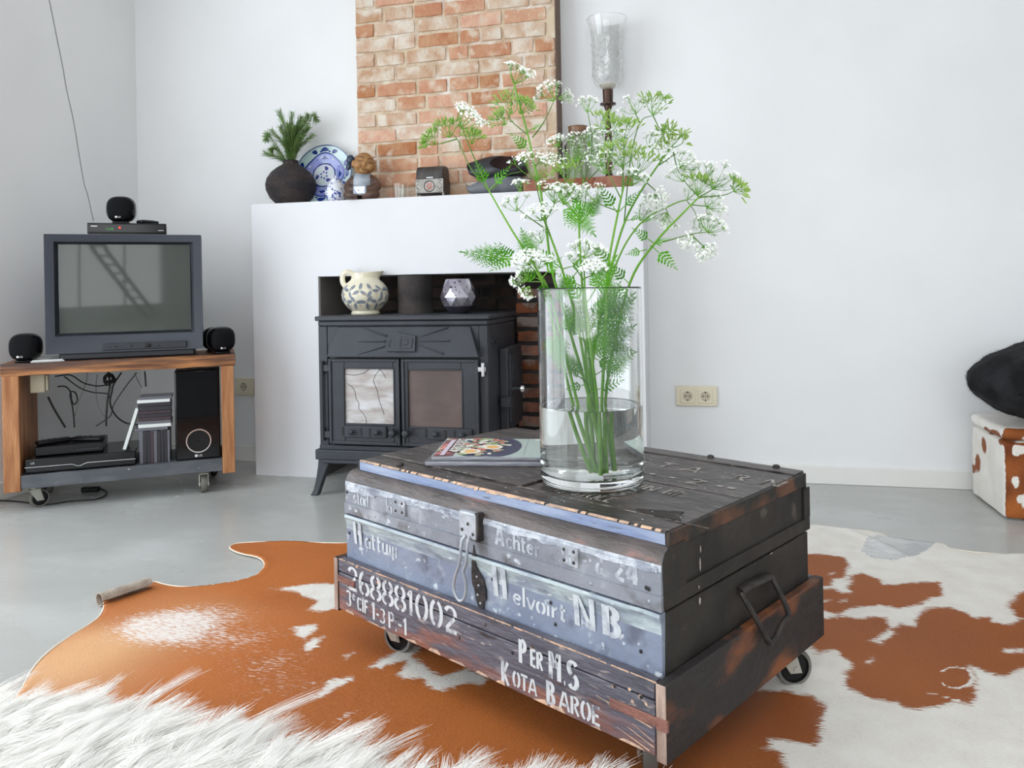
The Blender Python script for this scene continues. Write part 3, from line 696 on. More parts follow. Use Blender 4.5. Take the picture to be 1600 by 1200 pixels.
# ================================================================== TRUNK
TA = R(-29.7); TO = Vector((-.296, 1.639, 0))
tk = thing('travel_trunk', 'old blue-black wooden travel trunk on castors, stencilled in white, on the cowhide rug', 'trunk', TO, TA)
def jit_box(mb, x0, x1, y0, y1, z0, z1, n=14, j=.0012, **k):    # a board with slightly wavy edges along x
    nv = len(mb.v); vs = []; rr = random.Random(int(x0 * 999 + z0 * 777 + y0 * 55))
    for i in range(n + 1):
        x = x0 + (x1 - x0) * i / n; a = [rr.uniform(-j, j) for _ in range(4)]
        vs += [(x, y0, z0 + a[0]), (x, y1, z0), (x, y1, z1 + a[2]), (x, y0 + a[3] * .5, z1 + a[1])]
    fs = [(i * 4 + q, i * 4 + (q + 1) % 4, i * 4 + 4 + (q + 1) % 4, i * 4 + 4 + q) for i in range(n) for q in range(4)] + [(0, 1, 2, 3), (n * 4, n * 4 + 1, n * 4 + 2, n * 4 + 3)]
    return mb.add(vs, fs)
# tray: planks
TZ0, TZM, TZ1 = .096, .179, .208
jit_box(MB(), -.414, .410, -.289, -.272, TZM + .0012, TZ1, j=.0005).build('plank', 'paint_tray', tk, bevel=.0015)
jit_box(MB(), -.414, .410, -.289, -.272, TZ0, TZM - .0012, j=.0005).build('plank', 'paint_tray', tk, bevel=.0015)
jit_box(MB(), -.414, .410, .272, .288, TZ0, TZ1).build('plank', 'paint_tray', tk, bevel=.0015)
for sg in (-1, 1):
    x0, x1 = (.4125, .431) if sg > 0 else (-.431, -.4155)
    mb = MB().box(x0, x1, -.291, .291, TZ0 - .006, TZ1, mi=0, front=1)
    p = mb.build('plank', ['paint_rust', 'end_grain'], tk, bevel=.0025); p['label'] = 'end board with rust-brown worn paint' if sg > 0 else 'far end board'
MB().box(-.412, .412, -.271, .271, .086, .102).build('base_board', 'paint_dark', tk)
# chipped raw edge along the tray top
ch_ = MB(); rr = random.Random(8); x = -.41
while x < .40:
    l = rr.uniform(.006, .045); h_ = rr.uniform(.0008, .0026)
    ch_.add([(x, -.2897, TZ1 - h_ * rr.uniform(.3, 1.2)), (x + l, -.2897, TZ1 - h_), (x + l, -.2900, TZ1 + .0014), (x, -.2900, TZ1 + .0014)], [(0, 1, 2, 3)]); x += l + (rr.uniform(0, .012) if rr.random() < .5 else 0)
for u_, z_, r_ in ((.165, .186, .004), (.335, .176, .003), (.365, .182, .003), (.385, .178, .004), (.05, .192, .003), (.395, .169, .003), (.37, .165, .003), (-.345, .205, .005), (-.27, .19, .004)):
    pts = [(u_ + r_ * rr.uniform(.5, 1.3) * math.cos(a), -.2897, z_ + r_ * rr.uniform(.5, 1.2) * math.sin(a)) for a in np.arange(0, 6.2, .9)]; ch_.add(pts, [tuple(range(len(pts)))])
for i in range(12):
    u_ = -.40 + i * .068 + rr.uniform(-.02, .02); l = rr.uniform(.02, .05); ch_.add([(u_, -.2897, TZ0 + .001), (u_ + l, -.2897, TZ0 + .001), (u_ + l * .8, -.2897, TZ0 + rr.uniform(.003, .010)), (u_ + l * .2, -.2897, TZ0 + rr.uniform(.002, .008))], [(0, 1, 2, 3)])
for u0_, u1_, z_ in ((.30, .405, .140), (.34, .40, .104), (.36, .408, .112), (.37, .408, .120)):
    ch_.add([(u0_, -.2898, z_ + .01 * (1)), (u1_, -.2898, z_ - .004), (u1_, -.2898, z_ - .0015), (u0_, -.2898, z_ + .011)], [(0, 1, 2, 3)])
tag(ch_.build('chipped_edge', 'raw_wood', tk, fix=False), kind='stuff')
# worn rail along the top of the upper tray board
# chest
CV, CU = .268, .410
MB().box(-CU, CU, -CV + .006, CV, .102, .300).build('chest_body', 'paint_dark', tk, bevel=.002)
prof_c = [(-.262, .19), (-.262, .104), (-.268, .104), (-.2685, .20), (-.268, .27), (-.270, .288), (-.2745, .297), (-.273, .3025), (-.262, .303), (-.258, .303)]
def FNu(a, b, d): return (d, a, b)
pc = MB(); n = 24
def sweep(mb, prof, x0, x1, n, wav=.0008, mif=None, seed=1, dent=None):
    k = len(prof); vs = []
    for i in range(n + 1):
        x = x0 + (x1 - x0) * i / n
        for j, (a, b) in enumerate(prof):
            w_ = mnoise.noise(Vector((x * 9 + seed, a * 30, b * 16))) * wav; dd = dent(x, b) if dent else 0
            vs.append((x, a + w_ + dd, b + w_ * .5))
    fs = []; ms = []
    for i in range(n):
        for j in range(k): fs.append((i * k + j, i * k + (j + 1) % k, (i + 1) * k + (j + 1) % k, (i + 1) * k + j)); ms.append(mif(j) if mif else 0)
    base = len(mb.v); mb.add(vs, fs); mb.mi[-len(fs):] = ms
    mb.f += [[base + j for j in range(k)], [base + n * k + j for j in range(k)]]; mb.mi += [0, 0]
    return mb
sweep(pc, prof_c, -CU - .001, CU + .001, 40, .0008, lambda j: 1 if j in (4, 5, 6) else 0, dent=lambda x, b: .004 * math.exp(-((x - .38) / .02) ** 2) if b > .27 else 0)
pc.build('front_panel', ['paint_blue', 'paint_lit_edge'], tk)
# lid: end walls dark, front panel light with a rolled leather top edge
MB().box(-CU, CU, -CV + .02, CV, .3055, .396).build('lid_body', 'paint_dark', tk, bevel=.003)
endp = [(-.262, .3055), (-.2645, .36), (-.2645, .378), (-.258, .392), (-.246, .3985), (-.20, .399), (-.20, .3055)]
for x0 in (-CU - .0035, CU - .001): MB().prism(endp, lambda a, b, d: (d, a, b), x0, x0 + .0045).build('lid_end_plate', 'paint_dark', tk)
lp = [(-.262, .306), (-.2675, .306), (-.2685, .33), (-.269, .352), (-.269, .366), (-.268, .376), (-.2635, .387), (-.255, .3955), (-.245, .3985), (-.236, .3985), (-.236, .306)]
sweep(MB(), lp, -CU - .002, CU + .002, 40, .0012, lambda j: {4: 1}.get(j, 2 if j in (5, 6, 7, 8) else 0), seed=4).build('lid_front', ['paint_lid', 'paint_chalk', 'roll_dark'], tk)
# chalky ragged patch along the roll
pw = MB(); rr = random.Random(2); N_ = 120; lo = []; hi = []; 
for i in range(N_ + 1):
    u_ = -CU + .004 + (2 * CU - .008) * i / N_
    t_ = .3715 + .0045 * mnoise.noise(Vector((u_ * 14, 0, 0))) + .0025 * mnoise.noise(Vector((u_ * 60, 3, 0))); b_ = t_ - .007 - .006 * abs(mnoise.noise(Vector((u_ * 25, 5, 0)))) - (.006 if u_ < -.3 else 0)
    lo.append((u_, -.2708, b_)); hi.append((u_, -.2704, t_))
pw.add(lo + hi, [(i, i + 1, N_ + 2 + i, N_ + 1 + i) for i in range(N_)]); pw.build('flaked_paint', 'paint_chalk', tk, fix=False)
bd = sweep(MB(), [(-.262, .306), (-.2715, .306), (-.2718, .329), (-.262, .330)], -CU - .003, CU + .003, 24, .0006, seed=9).build('lid_band', 'paint_lid', tk)
MB().box(-CU - .004, -CU - .0005, -.268, .268, .306, .328).build('side_band', 'paint_dark', tk, bevel=.001)
MB().box(CU + .0005, CU + .0045, -.265, .27, .306, .330).build('side_band', 'paint_dark', tk, bevel=.001)
MB().box(CU + .0005, CU + .0045, .245, .2715, .33, .39).build('side_strap', 'paint_dark', tk, bevel=.001)
# rivets
rv = MB()
for u_, z_ in ((-.385, .318), (-.30, .318), (-.185, .317), (.095, .318), (.28, .317), (.392, .318)): rv.ell((u_, -.272, z_), (.003, .0015, .003), 8, 6)
for u_, z_ in ((-.39, .36),): rv.ell((u_, -.27, z_), (.0025, .0012, .0025), 8, 6)
tag(rv.build('rivets', 'zinc_plate', tk), kind='stuff')
ho = MB()
for u_, z_ in ((.386, .337), (.39, .336), (.19, .262), (.2, .228), (.05, .268), (-.40, .262), (-.325, .262), (.373, .235), (.10, .20), (-.405, .352)): ho.ell((u_, -.2693 - (.0012 if z_ > .3 else .0), z_), (.0032, .0006, .0036), 8, 4)
for u_, z_ in ((.117, .161), (.22, .181), (-.02, .147), (.165, .187), (.05, .192), (.336, .177), (.386, .177), (-.33, .125)): ho.ell((u_, -.2895, z_), (.0032, .0006, .0036), 8, 4)
tag(ho.build('nail_holes', 'dark_iron', tk), kind='stuff')
# small riveted plates on the lid
for (u0_, u1_) in ((-.238, -.196), (.214, .255)):
    pl = MB().box(u0_, u1_, -.2735, -.268, .337, .3685).build('plate', 'paint_lid', tk, bevel=.0008)
    r_ = MB()
    for a in (.28, .78):
        for c in (.22, .80): r_.ell((u0_ + (u1_ - u0_) * a, -.2738, .337 + .0315 * c), (.003, .0016, .003), 8, 6)
    tag(r_.build('rivets', 'dark_iron', pl), kind='stuff')
# hasp: plate, long wire loop, catch
hp = MB().box(-.022, .026, -.285, -.270, .335, .386).build('hasp_plate', 'zinc_plate', tk, bevel=.004)
MB().box(.020, .030, -.284, -.268, .334, .387).build('hasp_side', 'dark_iron', hp, bevel=.002)
r_ = MB()
for u_, z_ in ((.004, .364), (-.012, .351), (.017, .347)): r_.ell((u_, -.2855, z_), (.0032, .0016, .0032), 8, 6)
tag(r_.build('rivets', 'dark_iron', hp), kind='stuff')
lpz = spline([(-.002, -.286, .342), (-.006, -.292, .33), (-.008, -.294, .305), (-.014, -.292, .285), (-.028, -.289, .262), (-.036, -.287, .238), (-.030, -.287, .222), (-.018, -.287, .216), (-.006, -.287, .226), (-.001, -.288, .250), (-.004, -.291, .275), (.004, -.292, .29), (.008, -.293, .305), (.010, -.292, .33), (.008, -.286, .342)], 5)
lo_ = MB().tube(lpz, .0031, 8).build('hasp_loop', 'zinc_plate', tk)
ct = MB(); cpz = [(.006, .322), (.012, .30), (.010, .285), (.018, .275), (.030, .262), (.036, .245), (.036, .228), (.030, .222), (.028, .208), (.016, .210), (.010, .222), (.006, .24), (.0, .25), (-.001, .27), (.0, .29)]
ct.prism(cpz, lambda a, b, d: (a, d, b), -.2735, -.2700); ct_ = ct.build('hasp_catch', 'dark_iron', tk, smooth=0)
r_ = MB()
for u_, z_ in ((.014, .265), (.018, .25), (.015, .232), (.022, .218)): r_.ell((u_, -.274, z_), (.0025, .0015, .0025), 8, 6)
tag(r_.build('nails', 'zinc_plate', ct_), kind='stuff')
# straps on the tray
MB().box(.328, .414, -.2925, -.289, .142, .157).build('strap', 'rust_strap', tk, bevel=.001)
MB().box(.414, .434, -.2935, -.288, .140, .158).build('strap', 'rust_strap', tk, bevel=.001)
MB().box(-.416, -.352, -.2925, -.2885, .158, .172).build('strap', 'rust_strap', tk, bevel=.001)
# ---- top boards
TT = .420
fbv = MB(); sweep(fbv, [(-.243, .3990), (-.2435, .4165), (-.241, TT), (-.188, TT), (-.188, .3990)], -.392, .404, 40, .0010, lambda j: 1 if j == 0 else 0, seed=12)
fbv.build('plank', ['paint_top', 'blue_edge'], tk)['label'] = 'front top plank with a blue painted edge'
ce = MB(); x = -.39; rr = random.Random(4)
while x < .395:
    l = min(rr.uniform(.003, .022), .397 - x); q = .35 + 1.0 * math.exp(-((x - .0) / .1) ** 2); h_ = rr.uniform(.001, .004) * q
    ce.add([(x, -.2446, TT - .001 - h_), (x + l, -.2446, TT - .001 - h_ * rr.uniform(.3, 1)), (x + l, -.2440, TT + .0002), (x, -.2440, TT + .0002), (x, -.2405, TT + .0016), (x + l, -.2405, TT + .0016)], [(0, 1, 2, 3), (3, 2, 5, 4)]); x += l + (rr.uniform(0, .012) if rr.random() < .4 else 0)
tag(ce.build('chipped_edge', 'raw_wood', tk, fix=False), kind='stuff')
XS = .048   # cross step: boards left of it sit higher
for (v0, v1, dz) in ((-.185, .005, 0), (.009, .222, 0)):
    xs = XS + (.0 if v0 < 0 else .0)
    MB().box(-.392, xs, v0, v1, .3985, TT + .004).build('plank', 'paint_top', tk, bevel=.0015)
    MB().box(xs + .003, .404, v0, v1, .3985, TT - .0005).build('plank', 'paint_top', tk, bevel=.0015)
MB().box(-.392, .404, .226, .268, .3985, TT + .002).build('plank', 'paint_top', tk, bevel=.0015)
# edge wear lines between boards, end rail
ew = MB(); rr = random.Random(6)
for v_ in (-.1875, .0065):
    x = -.38
    while x < .39:
        l = rr.uniform(.01, .06); z_ = TT + (.0043 if x + l < XS else .0008); ew.add([(x, v_ - .001, z_), (x + l, v_ - .001, z_), (x + l, v_ + .0022 * rr.uniform(.3, 1), z_ + .0001), (x, v_ + .0022 * rr.uniform(.3, 1), z_ + .0001)], [(0, 1, 2, 3)]); x += l + rr.uniform(0, .02)
tag(ew.build('worn_joint', 'letter_top', tk, fix=False), kind='stuff')
er = MB(); jit_box(er, .404, .411, -.243, .262, .392, .4185); er.v = [(x, y, z) for x, y, z in er.v]; 
MB().box(.404, .412, -.243, .262, .393, .4188).build('end_rail', 'end_worn', tk, bevel=.002)
MB().box(-.40, -.392, -.243, .262, .393, .4188).build('end_rail', 'paint_dark', tk, bevel=.002)
MB().prism([(.30, -.17), (.372, -.135), (.372, -.148), (.395, -.182), (.33, -.184)], lambda a, b, d: (a, b, d), TT - .0002, TT + .0014).build('gap_shade', 'paint_dark', tk)  # shade of a gap in the boards, laid on as a dark patch
for u_, v_ in ((.20, .272), (.35, .272), (-.30, .272), (-.28, -.205)): MB().lathe([(.001, TT + .008), (.007, TT + .006), (.008, TT + .001)], (u_, v_ - .012, 0), 10).build('hinge_knuckle', 'dark_iron', tk)
nl = MB()
for i in range(34): nl.ell((rr.uniform(-.38, .39), rr.choice((-.215, -.17, -.01, .02, .21, .245)) + rr.uniform(-.008, .008), TT + .0045 if False else TT + .0012), (.0017, .0017, .0009), 6, 4)
tag(nl.build('nails', 'zinc_plate', tk), kind='stuff')
# ---- handle on the right end
hd = MB(); hd.tube([(.414, -.030, .268), (.418, .0, .271), (.418, .05, .267), (.414, .085, .262)], .011, 10, flat=.6).build('handle_mount', 'dark_iron', tk)
bl_ = spline([(.418, -.030, .268), (.424, -.028, .255), (.440, -.012, .215), (.448, .004, .183), (.450, .012, .176), (.450, .035, .180), (.449, .06, .193), (.448, .083, .196), (.446, .092, .203), (.436, .088, .23), (.420, .083, .262)], 4)
MB().tube(bl_, .0052, 8).build('handle', 'dark_iron', tk)
mk = MB().ell((.4125, .10, .30), (.0006, .006, .0012), 8, 4)
for v_, z_, w_, h_ in ((-.16, .350, .004, .022), (-.158, .374, .003, .012), (-.165, .315, .004, .006), (-.163, .292, .007, .012), (.03, .30, .002, .004)): mk.ell((.4155 if z_ > .33 or z_ < .304 else .4155, v_, z_), (.0005, w_ / 2, h_ / 2), 8, 5)
tag(mk.build('paint_marks', 'letter_top', tk), kind='stuff')
# ---- castors
def caster(parent, name, x, y, top, r, yaw, fork='galv', off=.022, tyre='rubber', hub='black_plastic'):
    c = thing(name, None, None, (x, y, 0), yaw); c.parent = parent
    def lab(o): return o
    MB().box(-.03, .03, -.026, .026, top - .004, top).lathe([(.018, top - .014), (.022, top - .004)], n=16).build('mount', fork, c, bevel=.001)
    fk = MB()
    for s_ in (-1, 1): fk.prism([(-.02, top - .01), (.02, top - .01), (off + .012, r - .008), (off - .012, r - .008)], lambda a, b, d: (a, d, b), s_ * .0165 - .0015, s_ * .0165 + .0015)
    fk.box(-.02, .022, -.018, .018, top - .014, top - .010); fk.cyl((off, -.02, r), (off, .02, r), .006, n=10); fk.build('fork', fork, c)
    wh = MB(); wm = Matrix.Translation((off, 0, r)) @ Matrix.Rotation(R(90), 4, 'X'); wh.m = wm
    wh.lathe([(r * .80, -.011), (r * .94, -.0115), (r, -.007), (r, .007), (r * .94, .0115), (r * .80, .011)], n=32, cap0=False, cap1=False)
    wh.lathe([(r * .80, -.011), (r * .72, -.006), (r * .3, -.006), (r * .25, -.011), (.002, -.011)], n=32, mi=1, cap0=False).lathe([(.002, .011), (r * .25, .011), (r * .3, .006), (r * .72, .006), (r * .80, .011)], n=32, mi=1, cap1=False)
    wh.build('wheel', [tyre, hub], c)
    return c
for (u_, v_, yw) in ((-.335, -.205, .25), (.355, -.222, 2.2), (.375, .215, .9), (-.345, .205, 1.2)):
    caster(tk, 'caster', u_, v_, .086, .0375, yw, tyre='rubber')
# ---- stencilled lettering
F1 = lambda a, b: (a, -.28955, b)
def tray_text(txt, u0_, z0_, h_, slope=0, width=1.0, th=.16, mat_='letter', fn=F1):
    mb = MB(); letters(mb, txt, u0_, z0_, h_, fn, th=th, width=width, slope=slope); return mb.build('lettering', mat_, tk, fix=False, smooth=0)
tray_text('P', .134, .150, .042, width=.72); tray_text('ER', .160, .152, .030, width=.88)
tray_text('M', .203, .146, .045, width=.66); tray_text('.', .233, .146, .045, width=.7); tray_text('S', .242, .143, .047, width=.88)
tray_text('K', .090, .100, .040, width=.82); tray_text('OTA', .117, .104, .027, width=1.12)
tray_text('B', .196, .100, .040, width=.84, mat_='letter_solid'); tray_text('AROE', .224, .1025, .030, width=1.18)
tray_text('268881002', -.378, .150, .050, width=1.36, th=.15, mat_='letter')
tray_text('3', -.385, .112, .034, width=1.0); tray_text('e', -.362, .13, .022)
tray_text('CIF', -.345, .112, .029, width=1.05); tray_text('1', -.294, .107, .037, width=1.2); tray_text('-3', -.278, .108, .030, width=1.15); tray_text('P.', -.236, .105, .034, width=1.15); tray_text('-1', -.205, .105, .034, width=1.25)
def on_prof(pf_, lift):      # follows the curved front of a panel
    q_ = [(b, a) for a, b in pf_ if a < -.2621 or b < .3]; q_.sort()
    return lambda a, b: (a, float(np.interp(b, [k[0] for k in q_], [k[1] for k in q_])) - lift, b)
F2 = on_prof([(-.268, .104), (-.2685, .20), (-.268, .27), (-.270, .288), (-.2745, .297)], .0008)
def chest_text(txt, u0_, z0_, h_, **k): return tray_text(txt, u0_, z0_, h_, fn=F2, **k)
tray_text('H', -.380, .243, .050, width=.95, th=.17, fn=F2, mat_='letter_plain'); tray_text('attum', -.341, .243, .040, width=1.15, th=.13, fn=F2, mat_='letter_plain')
tray_text('H', .054, .240, .056, width=1.0, th=.17, fn=F2, mat_='letter_plain'); tray_text('elvoirt', .102, .238, .034, width=1.30, th=.14, fn=F2, mat_='letter_plain')
tray_text('N', .243, .240, .052, width=1.2, th=.17, fn=F2, mat_='letter_plain'); tray_text('B', .303, .241, .050, width=1.2, th=.24, fn=F2, mat_='letter_plain')
F3 = on_prof([(-.2675, .306), (-.2685, .33), (-.269, .352), (-.269, .366), (-.268, .376)], .0010); F4 = lambda a, b: (a, -.27385, b)
def lid_text(txt, u0_, z0_, h_, fn=F3, mat_='letter_faint', **k): return tray_text(txt, u0_, z0_, h_, fn=fn, mat_=mat_, **k)
lid_text('A', .062, .335, .036, width=.9, th=.2); lid_text('chter', .088, .335, .032, width=1.15, th=.15)
lid_text('St', .221, .340, .024, fn=F4, th=.16); lid_text('r', .262, .338, .026); lid_text('d.', .29, .336, .032, width=.9)
lid_text('24', .325, .336, .034, width=1.15, th=.2)
lid_text('stad', -.380, .333, .030, width=1.0, th=.15); lid_text('ki', -.262, .334, .028, th=.13)
# lettering on the top boards
def top_text(txt, u0_, v0_, h_, z_=TT + .0003, **k): return tag(tray_text(txt, u0_, v0_, h_, fn=lambda a, b: (a, b, z_), mat_='letter_top', **k), kind='stuff')
top_text('M', .115, -.125, .055, width=.8, th=.12); top_text('S', .205, -.125, .055, width=.9, th=.16)
top_text('BATAVIA', .10, -.045, .030, width=1.0, th=.12) if False else None
top_text('ER R TIN III', .10, -.055, .034, width=1.15, th=.14); top_text('HOT HOLE', .075, -.168, .034, width=1.05, th=.12)
top_text('S T A   R N', .085, .12, .045, width=1.4, th=.14); top_text('-- - 2 --', .15, .04, .04, width=1.5, th=.25)
top_text('I-TI E II', -.25, -.10, .04, z_=TT + .0046, width=1.2, th=.12)

# ================================================================== MAGAZINES
TZ = TT + .0045
ma = atz(664, 727, TZ); mb_ = atz(690, 690, TZ + .014)
mx = (atz(848, 728, TZ) - ma); mx.z = 0; mang = math.atan2(mx.y, mx.x); 
def mag(name, label, off, z0, th, wid, dep, wob, cover, printed):
    loc = ma + Vector((math.cos(mang), math.sin(mang), 0)) * off[0] + Vector((-math.sin(mang), math.cos(mang), 0)) * off[1]
    t = thing(name, label, 'magazine', (loc.x, loc.y, z0), mang + off[2], 'magazines on the trunk')
    def zf(x, y): return th + wob * (math.exp(-(x / .03) ** 2) * .6 * (y / dep) + .25 * math.sin(x * 18) * (1 - y / dep))
    b = MB(); nx, ny = 20, 6
    vt = [(wid * i / nx + .03 * (j / ny) * 0, dep * j / ny, zf(wid * i / nx, dep * j / ny)) for j in range(ny + 1) for i in range(nx + 1)]
    b.add(vt, [(j * (nx + 1) + i, j * (nx + 1) + i + 1, (j + 1) * (nx + 1) + i + 1, (j + 1) * (nx + 1) + i) for j in range(ny) for i in range(nx)])
    b.build('cover', cover, t)
    b = MB(); b.box(.001, wid - .001, .001, dep - .001, 0, th - .0015); b.build('pages', 'page', t)
    # edge of cover folded over the spine
    ed = MB(); ed.add([(wid * i / nx, 0, zf(wid * i / nx, 0)) for i in range(nx + 1)] + [(wid * i / nx, -.0008, th * .45) for i in range(nx + 1)], [(i, i + 1, nx + 2 + i, nx + 1 + i) for i in range(nx)]); ed.build('fore_edge', 'page', t, fix=False)
    def PF(x, y, l=.0006): return (x, y, zf(x, y) + l)
    def disc(mbx, cx, cy, rx, ry, l, mi, n=18, rag=0, rn=random.Random(1), rot=0):
        pts = []
        for i in range(n):
            a = 2 * PI * i / n; k = 1 + rag * rn.uniform(-1, 1); X, Y = rx * k * math.cos(a), ry * k * math.sin(a)
            pts.append((cx + X * math.cos(rot) - Y * math.sin(rot), cy + X * math.sin(rot) + Y * math.cos(rot)))
        pts = [(min(max(x, .001), wid - .001), min(max(y, .001), dep - .001)) for x, y in pts]
        mbx.add([PF(x, y, l) for x, y in pts] + [PF(cx, min(max(cy, .001), dep - .001), l)], [(i, (i + 1) % n, n) for i in range(n)], mi)
    if printed:
        pr_ = MB(); rn = random.Random(11)
        Rm = ['p_navy', 'p_red', 'p_green', 'p_olive', 'p_egg', 'p_yolk', 'p_lilac', 'p_white', 'mag_red']
        g = 14
        def rect(x0, x1, y0, y1, l, mi, sh=0):
            vs = []
            for i in range(g + 1):
                yy = y0 + (y1 - y0) * i / g; vs += [PF(x0, yy, l), PF(x1, yy, l)]
            pr_.add(vs, [(2 * i, 2 * i + 1, 2 * i + 3, 2 * i + 2) for i in range(g)], mi)
        disc(pr_, .112, dep * .52, .074, dep * .60, .0003, 0, 40)
        rect(.002, .045, .002, dep - .002, .0005, 8)
        for i in range(95):
            a = rn.uniform(0, 2 * PI); q = math.sqrt(rn.random()); disc(pr_, .094 + .060 * q * math.cos(a), dep * .52 + dep * .5 * q * math.sin(a), rn.uniform(.005, .014), rn.uniform(.004, .012), .0007 + i * .000012, rn.choice((1, 1, 2, 2, 3, 3, 4)), 8, .4, rn, rn.uniform(0, 3))
        for i in range(26): disc(pr_, rn.uniform(.004, .03), rn.uniform(.01, dep - .01), .006, .012, .0008 + i * 1e-5, rn.choice((1, 8, 3, 1)), 8, .4, rn)
        for ex, ey in ((.078, dep * .22), (.122, dep * .46)):
            disc(pr_, ex, ey, .023, .026, .0021, 4, 20); disc(pr_, ex, ey, .014, .016, .0023, 5, 16, .08, rn)
        rect(.016, .026, .006, dep - .03, .0021, 6)
        font_text('Salades', .047, lambda a, b: PF(.030 + b * 1.1, max(.001, dep - .012 - a * dep / .19), .0024), pr_, 7)
        disc(pr_, .225, dep - .018, .014, .010, .0008, 7, 16, .06, rn)
        font_text('Libelle', .006, lambda a, b: PF(.213 + a, dep - .02 + b, .0011), pr_, 0) if False else None
        rect(.196, .1965, .002, dep - .002, .0009, 0)
        pr_.build('cover_print', Rm, t, fix=False, smooth=0)
    return t
mag('magazine', 'dark grey magazine lying under the salad magazine on the trunk', (0, .0, .0), TZ - .0002, .008, .30, .205, .0, 'mag_dark', False)
mag('magazine', 'pale green magazine with a salad plate and white title on its cover', (.012, .012, .01), TZ + .0084, .007, .295, .20, .004, 'mag_pale', True)

# ================================================================== VASE
VC = atz(925.5, 751, TZ); VR = .100
def VY(px, py, dy=0): return at(px, py, VC.y + dy)
VH = (VY(922, 449) - VC).z
vt_ = thing('glass_vase', 'tall clear glass cylinder vase half filled with water on the trunk', 'vase', VC)
MB().lathe([(.001, .0005), (VR - .012, .0005), (VR - .003, .003), (VR, .012), (VR, .015), (VR, .018), (VR, .05), (VR, VH - .006), (VR, VH - .003), (VR, VH - .001), (VR - .0015, VH), (VR - .0035, VH - .001), (VR - .0038, VH - .004), (VR - .0038, VH - .008), (VR - .0038, .050), (VR - .0038, .036), (VR - .0038, .033), (VR - .0038, .030), (VR - .010, .020), (VR - .022, .0165), (.001, .0165)], n=72).build('glass', 'glass', vt_, merge=True, smooth=60)
WL = (VY(925, 632) - VC).z
wt = MB().lathe([(.001, .0163), (VR - .022, .0163), (VR - .0098, .0198), (VR - .0037, .030), (VR - .0037, .034), (VR - .0037, .040), (VR - .0037, WL - .006), (VR - .0037, WL - .003), (VR - .0037, WL + .001), (VR - .006, WL), (VR - .008, WL), (VR - .014, WL), (.001, WL)], n=72).build('water', 'water', vt_, merge=True, smooth=60)

# ================================================================== COW PARSLEY
rf = random.Random(21)
def frame(d):
    d = Vector(d).normalized(); a = d.orthogonal().normalized(); return d, a, d.cross(a)
def umbel(parent, node, head, size, kind, rnd):
    """node: where the rays leave the stem, head: centre of the flower dome, size: its width in metres"""
    mb = MB(); d = head - node; L_ = max(d.length, size * .35); d, a, b = frame(d)
    nr = {'big': 15, 'mid': 11, 'small': 7, 'green': 10}[kind]
    for i in range(nr):
        q = math.sqrt((i + .5) / nr); an = i * 2.4 + rnd.uniform(-.3, .3)
        tip = node + d * L_ * (1.04 - .22 * q * q) + (a * math.cos(an) + b * math.sin(an)) * size * .48 * q + Vector((rnd.uniform(-1, 1), rnd.uniform(-1, 1), rnd.uniform(-1, 1))) * size * .075
        mid = node.lerp(tip, .5) + (tip - node).cross(d).cross(d) * -.12
        mb.tube([node, mid, tip], [.0007, .0005, .0004], 4, 0, caps=False)
        dd, aa, bb = frame((tip - node).normalized() + d * .6)
        nf = 13 if kind in ('big', 'mid') else 9 if kind == 'small' else 5
        for j in range(nf):
            q2 = math.sqrt((j + .5) / nf); an2 = j * 2.4 + rnd.uniform(-.4, .4); rr_ = size * .16 if kind != 'small' else size * .22
            rr_ = max(rr_, .008)
            ft = tip + dd * rr_ * (1.0 - .3 * q2) + (aa * math.cos(an2) + bb * math.sin(an2)) * rr_ * q2 + Vector((rnd.uniform(-1, 1), rnd.uniform(-1, 1), rnd.uniform(-1, 1))) * .0028
            mb.add([tip, tip + aa * .0006, ft + aa * .0005, ft], [(0, 1, 2, 3)], 0)
            if kind == 'green':
                e = (ft - tip).normalized(); mb.tube([ft, ft + e * .003, ft + e * .0085, ft + e * .012], [.0006, .0014, .0013, .0003], 5, 2)
                continue
            n_, u_, v_ = frame((ft - tip).normalized() + Vector((rnd.uniform(-.6, .6), rnd.uniform(-1.3, -.1), rnd.uniform(-.2, .6))))
            rs = rnd.uniform(.0022, .0038); vs = [ft]
            for k in range(10):
                r2 = rs if k % 2 == 0 else rs * .45; an3 = PI * k / 5; vs.append(ft + (u_ * math.cos(an3) + v_ * math.sin(an3)) * r2 + n_ * (.0009 if k % 2 == 0 else 0))
            mb.add(vs, [(0, 1 + k, 1 + (k + 1) % 10) for k in range(10)], 1)
    return mb.build('umbel', ['stem', 'petal', 'leaf_pale'], parent, fix=False, smooth=0)
